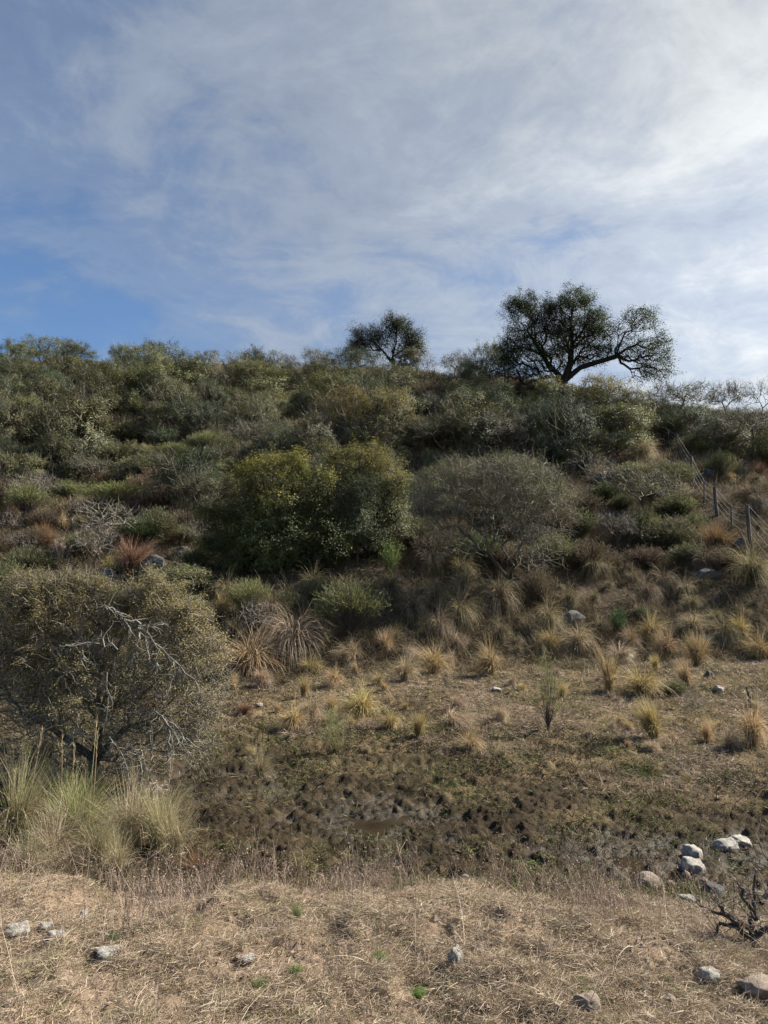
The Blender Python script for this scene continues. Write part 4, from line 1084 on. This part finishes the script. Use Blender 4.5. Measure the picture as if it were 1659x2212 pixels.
TB = [(r[1], r[2], r[4]) for r in TUSS_ROWS]
for q in range(3000):
    if cnt >= 185:
        break
    if rng.random() < .55:       # the steep bank
        U = rng.uniform(470, 1675); V = rng.uniform(1190, 1415)
        if U < 900 and V < 1290:
            continue
        st = 'b'; W = 18 + 52 * rng.random() ** 1.6
    elif rng.random() < .5:      # dry clearings on the slope
        U, V = (rng.uniform(-10, 430), rng.uniform(1030, 1250)) if rng.random() < .5 else (rng.uniform(1210, 1670), rng.uniform(960, 1190)); st = rng.choice(['b', 's', 'b', 'r']); W = rng.uniform(22, 46)
    else:                        # scattered small ones on the flat
        U = rng.uniform(480, 1670); V = rng.uniform(1420, 1640); st = rng.choice(['u', 's', 'f']); W = rng.uniform(10, 24)
        if rng.random() < .55:
            continue
    if any(abs(U - b[0]) < .45 * (W + b[2]) * .8 and abs(V - b[1]) < .4 * W for b in TB):
        continue
    if 930 < V < 1280 and abs(U - np.interp(V, [945, 1050, 1183, 1300], [1407, 1497, 1622, 1712])) < 26:
        continue
    H = W * (rng.uniform(.45, 1.15) if st == 'b' else rng.uniform(.8, 1.4))
    zone = 'flat' if V > 1425 else 'steep bank' if V > 1190 else 'grassy slope'
    size = 'small ' if W * H < 900 else ''
    lab = rel_label(size + adj[st], U, V - H / 2, None)
    tussock(st, U, V, V - H, W, lab or f'{size}{adj[st]} on the {zone}, one of several alike', f'{adj[st]}s on the {zone}')
    TB.append((U, V, W)); cnt += 1

# tall bank grass by the mud
for U, Vb, Vt, W, lab in [(30, 1850, 1650, 150, 'tall green-based grass clump at the left edge beside the thorn tree'), (110, 1880, 1740, 170, 'green bank grass clump in front of the tall left-edge clump'),
                          (170, 1840, 1690, 190, 'arching pale grass clump behind the green bank grass'), (215, 1890, 1760, 120, 'bright green-footed grass clump in the middle of the bank grass'),
                          (285, 1850, 1690, 190, 'wide straw-coloured arching clump of bank grass'), (340, 1850, 1712, 130, 'upright straw clump at the mud edge of the bank grass'),
                          (375, 1862, 1740, 90, 'outermost grass clump of the bank grass next to the mud'), (60, 1905, 1800, 120, 'low front clump of bank grass near the left edge'),
                          (255, 1905, 1800, 110, 'short golden clump in front of the bank grass'), (150, 1800, 1680, 150, 'rear pale clump of bank grass under the thorn tree')]:
    tussock('t', U, Vb, Vt, W, lab, 'clumps of tall bank grass', 'grass_clump', 'grass')
tussock('r', 425, 1892, 1840, 70, 'orange dry grass patch at the end of the bank grass', None, 'grass_clump', 'grass')

# feathery culms
for U, Vb, Vt, lean, lab in [(55, 1800, 1585, 22, 'tall straw culm leaning at the left edge in front of the thorn tree'), (188, 1800, 1560, 8, 'tallest feathery culm rising from the bank grass'), (196, 1810, 1590, 2, 'second feathery culm standing against the tallest one'),
                             (128, 1780, 1600, -6, 'slim culm left of the tallest feathery culm'), (148, 1775, 1620, 3, 'short feathery culm left of the tallest one'), (20, 1790, 1660, 4, 'short bare culm at the extreme left edge'), (352, 1800, 1650, 14, 'thin leaning culm near the pinkish weed')]:
    x, y, z, k = hit(U, min(Vb, 1850)); rg = np.random.default_rng(U)
    H = (Vb - Vt) * k; g = Geo()
    s = np.linspace(0, 1, 9)
    P = np.stack([lean * k * s ** 1.6, .03 * np.sin(s * 2), H * s], 1)
    g.add(*tube_edges(P[:-1], P[1:], np.linspace(.005, .003, 8), np.linspace(.005, .0025, 8), 4, .35))
    b = P[6] + (P[8] - P[6]) * rg.random((36, 1)); dr = np.tile(P[8] - P[6], (36, 1)); dr = norm(dr) + rg.normal(size=dr.shape) * .22
    g2 = Geo(); g2.add(*ribbons(b, dr, rg.uniform(.03, .08, 36), .005, .2, 2, rg, rg.uniform(.5, 1, 36)))
    thing('grass_culm', lab, 'grass', (x, y, z), 'feathery culms in the bank grass', parts=[('stalk', g.mesh('stalk', M['culm'], True)), ('plume', g2.mesh('plume', M['culm']))])

# ------------------------------------------------------------------ stones
def rock_mesh(seed, mat, cuts=9, rough=.16):
    rng = np.random.default_rng(seed)
    bm = bmesh.new(); bmesh.ops.create_icosphere(bm, subdivisions=4, radius=1)
    pl = [(rnd_dirs(rng, 1)[0], rng.uniform(.55, .88)) for _ in range(cuts)]
    for v in bm.verts:
        p = np.array(v.co)
        for nn, dd in pl:
            e = p @ nn - dd
            if e > 0:
                p = p - nn * e * .93
        co = Vector(p)
        q = mnoise.fractal(co * 1.7 + Vector((seed * 3.1, 0, 0)), 1.0, 2.0, 5) * rough
        v.co = co * (1 + q)
    me = bpy.data.meshes.new('stone'); bm.to_mesh(me); bm.free()
    me.polygons.foreach_set('use_smooth', [True] * len(me.polygons)); me.materials.append(M[mat])
    return me


ROCK = {m_: [rock_mesh(s_ + 10 * i, m_) for s_ in range(4)] for i, m_ in enumerate(('pale_rock', 'sandy_rock', 'dark_rock'))}
for m_, U0, U1, V0, V1, lab, grp in [
    ('pale_rock', 1478, 1521, 1825, 1858, 'leaning grey boulder upstream of the white flat-topped one, by the water', 's'), ('pale_rock', 1548, 1600, 1813, 1842, 'low pale boulder in front of the rounded one at the far stream edge', 's'), ('pale_rock', 1576, 1622, 1803, 1834, 'rounded pale boulder furthest right at the stream edge', 's'),
    ('pale_rock', 1476, 1526, 1854, 1888, 'wedge-shaped layered boulder standing in the shallow water', 's'), ('sandy_rock', 1376, 1433, 1890, 1934, 'large angular tan boulder on the near stream bank', 's'), ('sandy_rock', 1440, 1460, 1904, 1922, 'small tan stone just right of the large angular boulder', 's'),
    ('dark_rock', 1508, 1565, 1913, 1945, 'half-buried dark boulder below the wedge-shaped one', 's'), ('pale_rock', 1466, 1502, 1934, 1950, 'flat pale stone left of the half-buried dark boulder', 's'), ('sandy_rock', 1436, 1460, 1944, 1962, 'small sandy stone in grass below the large angular boulder', 's'),
    ('sandy_rock', 1474, 1494, 1880, 1902, 'narrow upright stone touching the wedge-shaped boulder', 's'), ('sandy_rock', 1514, 1530, 1898, 1914, 'small reddish stone above the half-buried boulder', 's'),
    ('pale_rock', 970, 1003, 2050, 2092, 'white upright pointed stone alone in the straw', 'f'), ('sandy_rock', 1022, 1047, 2046, 2062, 'small brown stone right of the white pointed stone', 'f'), ('pale_rock', 1513, 1564, 2098, 2124, 'flat greyish stone in the straw near the bottom edge right of centre', 'f'),
    ('sandy_rock', 1603, 1690, 2119, 2156, 'broad pinkish stone cut by the right edge of the view', 'f'), ('sandy_rock', 1436, 1462, 2156, 2180, 'small half-buried stone below the flat greyish stone', 'f'), ('sandy_rock', 1246, 1300, 2160, 2204, 'half-buried brown stone at the bottom of the view', 'f'),
    ('pale_rock', 10, 66, 1998, 2024, 'broad pale stone in straw at the left edge', 'f'), ('pale_rock', 83, 116, 1994, 2014, 'rough pale stone between the broad one and the bright one', 'f'), ('pale_rock', 100, 142, 2012, 2036, 'bright smooth stone below the rough pale stone', 'f'),
    ('pale_rock', 200, 268, 2050, 2080, 'long flat white stone with a dark underside in the straw', 'f'), ('sandy_rock', 248, 276, 2056, 2078, 'small tan stone leaning on the long flat white stone', 'f'), ('sandy_rock', 272, 308, 2006, 2026, 'brown stone above and right of the long flat stone', 'f'),
    ('sandy_rock', 505, 522, 2067, 2080, 'little stone in straw, first of a pair', 'f'), ('pale_rock', 520, 552, 2070, 2086, 'flat pale stone right of the little stone', 'f'), ('dark_rock', 766, 780, 1995, 2018, 'dark brown upright clod standing in dry weeds', 'f'),
    ('pale_rock', 172, 190, 1968, 1986, 'square-cut pale stone among straw behind the bright stone', 'f'), ('pale_rock', 998, 1012, 1890, 1900, 'tiny pale stone in the dark mud', 'm'),
    ('dark_rock', 300, 362, 1196, 1236, 'cracked dark outcrop above the thorn tree', 'h'), ('dark_rock', 374, 418, 1180, 1206, 'small flat outcrop left of the glossy bush', 'h'), ('dark_rock', 194, 246, 1222, 1272, 'grey outcrop just above the thorn tree top', 'h'),
    ('dark_rock', 1284, 1342, 1014, 1054, 'dark lichened outcrop left of the dark grey thorn shrub', 'h'), ('dark_rock', 1586, 1620, 1160, 1194, 'grey rock at the foot of the tallest fence post', 'h'), ('dark_rock', 1214, 1262, 1316, 1356, 'cracked dark boulder with shadowed face on the bank foot', 'h'),
    ('dark_rock', 1460, 1496, 1330, 1358, 'grey rock among tussocks on the bank below the fence', 'h'), ('dark_rock', 1520, 1592, 1364, 1394, 'long flat rock ledge at the bank foot below the fence', 'h'), ('pale_rock', 1352, 1372, 1408, 1426, 'pale stone beside a tussock at the bank foot', 'h'),
    ('pale_rock', 1544, 1564, 1474, 1496, 'round pale stone on the flat right of the bare dark sapling', 'h'), ('dark_rock', 1522, 1540, 1448, 1462, 'small grey stone on the flat under the rock ledge', 'h'), ('pale_rock', 1060, 1082, 1482, 1494, 'flat pale stone on the flat left of the broom sapling', 'h'),
    ('dark_rock', 1500, 1560, 1225, 1262, 'grey rock half hidden by drooping tussocks below the fence', 'h'), ('dark_rock', 1515, 1545, 1010, 1034, 'small dark rock beside the middle fence posts', 'h'), ('sandy_rock', 548, 568, 1518, 1528, 'small pinkish stone on the flat beside the lichen-crusted tree', 'h'),
    ('pale_rock', 128, 150, 1010, 1030, 'pale rock in dry grass below the largest rounded bush', 'h')]:
    uc = (U0 + U1) / 2
    x, y, z, k = hit(uc, V1 - .12 * (V1 - V0)); rg = np.random.default_rng(int(U0 * 3 + V1))
    vs = ROCK[m_]; me = vs[int(rg.integers(len(vs)))]
    sxx = (U1 - U0) * k / 1.72; szz = max((V1 - V0) * k / 1.45, .35 * sxx)
    if grp in 'sf':
        THATCH.append((x, y + .15 * sxx, sxx * .85))
    grp_ = {'s': 'boulders by the stream', 'f': 'stones in the straw', 'm': None, 'h': 'rocks on the slope and flat'}[grp]
    nm = 'stone' if grp in 'fm' else 'boulder'
    thing(nm, lab, nm, (x, y + .15 * sxx, z + szz * (.40 if grp in 'fm' else .32 if grp == 's' else .14)), grp_, rg.uniform(-.5, .5), (sxx, sxx * .9, szz), me)

# ------------------------------------------------------------------ wire fence
posts = [(1712, 1300, 1172, 1), (1622, 1183, 1089, 1), (1582, 1148, 1090, 0), (1550, 1115, 1052, 1), (1522, 1090, 1041, 0), (1497, 1051, 985, 1), (1465, 985, 938, 1), (1446, 966, 927, 0), (1407, 948, 912, 1)]
x0, y0, z0, k0 = hit(1622, 1183)
fr = thing('wire_fence', 'old wire fence of weathered wooden posts running up the slope', 'fence', (x0, y0, z0))
tops = []
pr = np.random.default_rng(12)
for i, (U, Vb, Vt, big) in enumerate(posts):
    x, y, z, k = hit(U, Vb); H = (Vb - Vt) * k
    r = .062 if big else .030
    s = np.linspace(-.25 / H, 1, 7); off = np.stack([np.cumsum(pr.normal(size=7)) * .006, np.cumsum(pr.normal(size=7)) * .006, s * H], 1)
    off[:, 0] += pr.uniform(-.04, .04) * s
    g = Geo(); rad = r * pr.uniform(.88, 1.1, 7)
    g.add(*tube_edges(off[:-1], off[1:], rad[:-1], rad[1:], 9, .5))
    c = off[-1]; ring = g.v[0].reshape(-1, 2, 9, 3)[-1, 1]
    g.add(np.concatenate([ring, [c + [0, 0, .012]]]), np.array([[j, (j + 1) % 9, 9, 9] for j in range(9)])[:, [0, 1, 2, 3]], .5)
    me = g.mesh('post', M['post'], True)
    o = obj('post' if big else 'dropper', me, fr); o.location = (x - x0, y - y0, z - z0)
    tops.append((np.array([x, y, z]), H))
for hf in (.30, .52, .74, .95):
    g = Geo()
    pts = [b + np.array([.0, -.07, H * hf if H > .9 else 1.15 * hf * min(1, H)]) for b, H in tops]
    fine = []
    for a, b in zip(pts[:-1], pts[1:]):
        for s in np.linspace(0, 1, 7)[:-1]:
            fine.append(a + (b - a) * s - np.array([0, 0, .05 * 4 * s * (1 - s)]))
    fine.append(pts[-1]); fine = np.array(fine) - np.array([x0, y0, z0])
    n = len(fine)
    g.add(*tube_edges(fine[:-1], fine[1:], np.full(n - 1, .0036), np.full(n - 1, .0036), 5, .5))
    obj('wire', g.mesh('wire', M['wire'], True), fr)

# ------------------------------------------------------------------ dead wood
def dead_wood(name, label, cat, U0, V0, polys, r0, seed, mat='bark', twigs=4, tl=.25, parts=None):
    rg = np.random.default_rng(seed)
    x, y, z, k = hit(U0, V0)
    g = Geo(); g2 = Geo()
    for p in polys:
        yo = rg.uniform(-.25, .25)
        q = np.array([((u - U0) * k, yo * i / len(p), (V0 - v) * k) for i, (u, v) in enumerate(p)])
        fine = []
        for a, b in zip(q[:-1], q[1:]):
            for s in np.linspace(0, 1, 5)[:-1]:
                fine.append(a + (b - a) * s + rg.normal(size=3) * r0 * .35)
        fine.append(q[-1]); fine = np.array(fine); n = len(fine)
        r = np.linspace(r0, r0 * .3, n)
        g.add(*tube_edges(fine[:-1], fine[1:], r[:-1] * 1.05, r[1:], 7, rg.uniform(.2, .7, n - 1)))
        b = np.repeat(fine[n // 4:], twigs, 0); dr = rg.normal(size=b.shape); dr[:, 2] += .3
        g2.add(*ribbons(b, dr, rg.uniform(.3, 1.2, len(b)) * tl, r0 * .28, .3, 4, rg, rg.uniform(.2, .9, len(b)), kink=.35))
    return thing(name, label, cat, (x, y, z), parts=[('limb', g.mesh('limb', M[mat], True)), ('twig', g2.mesh('twig', M['grey_bark']))])


dead_wood('dead_bush', 'tangled dead bush with thick dark branches at the right edge by the stream', 'bush', 1625, 2035,
    [[(1625, 2035), (1635, 2000), (1650, 1960), (1662, 1900)], [(1625, 2030), (1590, 2005), (1560, 2000), (1538, 2030)], [(1630, 2010), (1580, 1996), (1545, 1990)], [(1640, 1990), (1612, 1950), (1596, 1910)],
     [(1625, 2030), (1670, 1990), (1720, 1960)], [(1600, 2004), (1570, 1975), (1555, 1960)], [(1650, 1960), (1690, 1930), (1700, 1880)], [(1625, 2032), (1655, 2010), (1700, 2015)]], .014, 21, twigs=3, tl=.26)
dead_wood('dead_stump', 'thin dark dead stump standing in the big drooping tussock at the bank foot', 'stump', 553, 1425,
    [[(553, 1425), (554, 1395), (558, 1368)], [(555, 1395), (548, 1380)]], .06, 22, twigs=1, tl=.15)
dead_wood('dead_stump', 'short forked dead stub on the flat near the right edge', 'stump', 1625, 1530,
    [[(1625, 1530), (1622, 1508), (1620, 1486)], [(1623, 1515), (1632, 1525)]], .035, 23, twigs=1, tl=.1)
dead_wood('dead_branch', 'fallen thin branch lying on the flat left of the slender broom sapling', 'branch', 1130, 1592,
    [[(1130, 1592), (1100, 1598), (1070, 1604)], [(1110, 1596), (1122, 1606)], [(1130, 1592), (1146, 1584)]], .03, 24, twigs=2, tl=.2)

# ------------------------------------------------------------------ ground cover
def region(n, rng, y0, y1, sp=.64, keep=None, pw=1.0):
    """points on the ground, spread by the square of distance so that near ones are denser"""
    u = rng.random(n * 2)
    y = (y0 ** (1 - pw) + u * (y1 ** (1 - pw) - y0 ** (1 - pw))) ** (1 / (1 - pw)) if pw != 1.0 else y0 * (y1 / y0) ** u
    x = rng.uniform(-1, 1, n * 2) * (sp * y + .6)
    if keep is not None:
        k = keep(x, y); m_ = rng.random(n * 2) < k
        x, y = x[m_], y[m_]
    return x[:n], y[:n]


def cover(name, geo, mat, label):
    tag(obj(name, geo.mesh(name, mat)), label, kind='stuff')


rng = np.random.default_rng(31)
fore_k = lambda x, y: (1 - smooth01((y + bank_shift(x) - 5.0 + .8 * fbm(x / .8, y / .8, 61, 3)) / .9)) * np.clip(.80 + 2.0 * fbm(x / .32, y / .32, 71, 4), .12, 1)
x, y = region(480000, rng, 2.3, 9, keep=fore_k)
n = len(x); z = ground_z(x, y, True)
a = rng.random(n) * 2 * PI; el = np.abs(rng.normal(size=n)) * .22 + .02
d = np.stack([np.cos(a) * np.cos(el), np.sin(a) * np.cos(el), np.sin(el)], 1)
tn = np.clip(rng.beta(2.2, 1.8, n) * .9, 0, .9); tn = np.where(rng.random(n) < .05 + .10 * (fbm(x / .3, y / .3, 73, 2) > .22), rng.uniform(.93, 1, n), tn)
g = Geo(); g.add(*ribbons(np.stack([x, y, z + rng.uniform(0, .02, n)], 1), d, (.015 + .075 * rng.random(n) ** 2), .0021 * rng.uniform(.6, 1.5, n), rng.uniform(-.1, .5, n), 2, rng, tn, kink=.12))
cover('straw_litter', g, M['straw'], 'pale dry straw litter matted over the sandy ground at the bottom')

# standing dry weeds: thin forked stems with dusty heads, thickest along the top of the near bank
rng = np.random.default_rng(32)
wk = lambda x, y: (.10 + .9 * smooth01((y - 3.7 + 1.0 * fbm(x / .6, y / .6, 81, 2)) / 1.0)) * (1 - smooth01((y - 4.9 + bank_shift(x) + 1.6 * fbm(x / .9, y / .9, 83, 2)) / 1.3)) * np.clip(.25 + 2.2 * (fbm(x / .55, y / .55, 82, 3) + .2), .06, 1)
x, y = region(5600, rng, 2.8, 7.2, keep=wk)
n = len(x); z = ground_z(x, y, True)
d = rng.normal(size=(n, 3)) * .24; d[:, 2] = 1
H = rng.uniform(.08, .36, n) * rng.uniform(.6, 1.15, n); base = np.stack([x, y, z - .01], 1); tt = rng.uniform(0, .8, n)
g = Geo(); g.add(*ribbons(base, d, H, .0030, rng.uniform(-.2, .5, n), 4, rng, tt, kink=.08, taper=.5))
dn = norm(d)
for q in range(4):
    b = base + dn * (H * rng.uniform(.45, .9, n))[:, None]
    dd = dn + rng.normal(size=(n, 3)) * .5
    l = rng.uniform(.03, .10, n)
    g.add(*ribbons(b, dd, l, .0022, .1, 2, rng, tt, kink=.1))
    hc = np.repeat(b + norm(dd) * l[:, None], 2, 0)
    g.add(*leaf_quads(hc + rng.normal(size=hc.shape) * .008, rng.uniform(.006, .013, len(hc)), rng, np.repeat(tt, 2) * .7, .2, .6))
cover('dry_weeds', g, M['weed'], 'thin grey-brown dry weeds standing along the near bank')

# a few longer pale stalks
rng = np.random.default_rng(33)
x, y = region(320, rng, 2.6, 7.5, keep=lambda x, y: (y + bank_shift(x) < 5.4) * .8)
n = len(x); d = rng.normal(size=(n, 3)) * .7; d[:, 2] = np.abs(d[:, 2]) * .8 + .25
g = Geo(); g.add(*ribbons(np.stack([x, y, ground_z(x, y, True)], 1), d, rng.uniform(.12, .36, n), .0030, rng.uniform(.2, 1.2, n), 5, rng, rng.uniform(.45, .86, n), kink=.07))
cover('straw_stalks', g, M['straw'], 'long bent straw stalks scattered through the dry litter')

# trampled sward on the flat
rng = np.random.default_rng(34)
sk_ = lambda x, y, z0=0: smooth01((y + bank_shift(x) - 4.9) / .7) * (1 - .86 * np.clip(mudness(x, y) * 1.3 - .15, 0, 1)) * np.clip(.35 + 1.6 * (fbm(x / .5, y / .5, 91, 4) + .22), .12, 1)
x, y = region(360000, rng, 4.7, 21, keep=sk_, sp=.6)
n = len(x); z = ground_z(x, y, True)
d = rng.normal(size=(n, 3)); d[:, 2] = np.abs(d[:, 2]) * .55 + .12
patch = fbm(x / .9, y / .9, 92, 3); pg = fbm(x / .7 + 9, y / .7, 93, 3)
dry = smooth01((stream_d(x, y) - 2.6 + 4 * patch) / 5) * .40 - .20 * (1 - smooth01((stream_d(x, y) - 1.5 + 3 * patch) / 2.5))
tn = np.clip(rng.beta(2, 2.4, n) * .72 + patch * .35 + dry, 0, .86)
tn = np.where(rng.random(n) < np.clip(.14 + pg * 1.1 - dry, .02, .7), rng.uniform(.9, 1, n), tn)
g = Geo(); g.add(*ribbons(np.stack([x, y, z - .004], 1), d, rng.uniform(.03, .10, n) * (1 + .02 * y), .00070 * y * rng.uniform(.6, 1.4, n) + .0015, rng.uniform(0, .9, n), 2, rng, tn, kink=.1))
cover('trampled_sward', g, M['sward'], 'trampled olive-brown short sward over the boggy flat')

# dry tufts and leaf litter on the flat
rng = np.random.default_rng(35)
x, y = region(60000, rng, 9.5, 21, keep=lambda x, y: smooth01((stream_d(x, y) - 2) / 3) * np.clip((fbm(x / 1.1, y / 1.1, 95, 3)) * 3 + .15, 0, 1), sp=.6)
n = len(x); d = rng.normal(size=(n, 3)); d[:, 2] = np.abs(d[:, 2]) * .25 + .05
g = Geo(); g.add(*ribbons(np.stack([x, y, ground_z(x, y, True)], 1), d, rng.uniform(.06, .22, n), .00055 * y, rng.uniform(.1, .8, n), 2, rng, rng.uniform(.2, .85, n), kink=.12))
for (tx, ty, tr) in THATCH:      # dead thatch fallen round each tussock
    n = 90; a = rng.random(n) * 2 * PI; r = tr * rng.uniform(.25, 1.35, n)
    p = np.stack([tx + np.cos(a) * r, ty + np.sin(a) * r, np.zeros(n)], 1); p[:, 2] = ground_z(p[:, 0], p[:, 1], True) + rng.uniform(0, .02, n)
    d = np.stack([np.cos(a), np.sin(a), rng.uniform(-.05, .2, n)], 1) + rng.normal(size=(n, 3)) * np.array([.6, .6, .1])
    g.add(*ribbons(p, d, tr * rng.uniform(.3, .9, n), .00060 * ty, .2, 2, rng, rng.uniform(.1, .8, n), kink=.12))
cover('dry_litter', g, M['straw'], 'dry straw scraps lying in patches on the open flat')

# dead grass hanging on the bank and slope
rng = np.random.default_rng(36)
x, y = region(230000, rng, 17.5, 33, sp=.62, keep=lambda x, y: smooth01((y - 17.8 + 2 * fbm(x / 1.2, y / 1.2, 97, 2)) / 1.5) * np.clip(.5 + 1.5 * fbm(x / .7, y / .7, 98, 3), .12, 1))
n = len(x); d = rng.normal(size=(n, 3)) * .6; d[:, 2] = np.abs(d[:, 2]) + .35; d[:, 1] -= .35
tn = np.clip(rng.beta(2, 2.2, n) * .85 + .3 * fbm(x / 1.5, y / 1.5, 99, 2), 0, .9); tn = np.where(rng.random(n) < .08, rng.uniform(.94, 1, n), tn)
g = Geo(); g.add(*ribbons(np.stack([x, y, ground_z(x, y) - .02], 1), d, rng.uniform(.15, .60, n), .011 * rng.uniform(.6, 1.4, n), rng.uniform(.5, 2.0, n), 4, rng, tn, kink=.08))
cover('bank_grass', g, M['bank_litter'], 'dead brown grass hanging over the steep bank')
rng = np.random.default_rng(37)
x, y = region(130000, rng, 30, 76, sp=.62, keep=lambda x, y: np.clip(.5 + 1.6 * fbm(x / 2.5, y / 2.5, 100, 3), .1, 1))
n = len(x); d = rng.normal(size=(n, 3)) * .5; d[:, 2] = np.abs(d[:, 2]) + .6
tn = np.clip(rng.beta(2, 2.4, n) * .85 + .3 * fbm(x / 4, y / 4, 102, 2), 0, .9); tn = np.where(rng.random(n) < .22, rng.uniform(.94, 1, n), tn)
g = Geo(); g.add(*ribbons(np.stack([x, y, ground_z(x, y) - .02], 1), d, rng.uniform(.2, .65, n), .024 * rng.uniform(.6, 1.4, n), rng.uniform(.2, 1.2, n), 3, rng, tn, kink=.08))
cover('slope_grass', g, M['slope_grass'], 'dry grass and herbs between the shrubs of the upper slope')

# pebbles, clods and fallen leaves in the straw
rng = np.random.default_rng(39)
x, y = region(900, rng, 2.5, 6.2, keep=lambda x, y: np.clip(.4 + 2 * fbm(x / .6, y / .6, 111, 2), .05, 1))
oc = np.array([[1, 0, 0], [0, 1, 0], [-1, 0, 0], [0, -1, 0], [0, 0, 1], [0, 0, -1.]])
qd = np.array([[0, 1, 4, 4], [1, 2, 4, 4], [2, 3, 4, 4], [3, 0, 4, 4], [1, 0, 5, 5], [2, 1, 5, 5], [3, 2, 5, 5], [0, 3, 5, 5]])
n = len(x); sz = rng.uniform(.005, .018, n) * (1 + (rng.random(n) < .1))
vv = oc[None] * sz[:, None, None] * rng.uniform(.6, 1.3, (n, 6, 3)) * np.array([1, 1, .7]) + np.stack([x, y, ground_z(x, y, True) + sz * .2], 1)[:, None, :]
g = Geo()
for i in range(n):
    g.add(vv[i], qd[:, :3], 0.)
me = g.mesh('pebbles', M['sandy_rock'])
tag(obj('pebbles', me), 'small pebbles and clods strewn between the straw', kind='stuff')
x, y = region(3500, rng, 2.5, 6.5, keep=lambda x, y: np.full(len(x), .9))
g = Geo(); g.add(*leaf_quads(np.stack([x, y, ground_z(x, y, True) + .012], 1), rng.uniform(.008, .028, len(x)), rng, rng.uniform(0, .5, len(x)), 2.0, .6))
cover('leaf_litter', g, M['weed'], 'dead brown leaves lying in the straw')

# water plants
rng = np.random.default_rng(38)
cx, cy, cz, ck = hit(1160, 1866)
n = 1500; a = rng.random(n) * 2 * PI; r = np.sqrt(rng.random(n)) * (1 + .3 * np.sin(3 * a))
c = np.stack([cx + np.cos(a) * r * .16, cy + np.sin(a) * r * .22, np.full(n, 0.)], 1)
c[:, 2] = np.maximum(ground_z(c[:, 0], c[:, 1], True), -.980) + rng.uniform(.001, .008, n)
g = Geo(); g.add(*leaf_quads(c, rng.uniform(.007, .015, n), rng, rng.random(n), 1.5, .8))
cover('water_weeds', g, M['duckweed'], 'bright green water plants floating in the shallow stream')
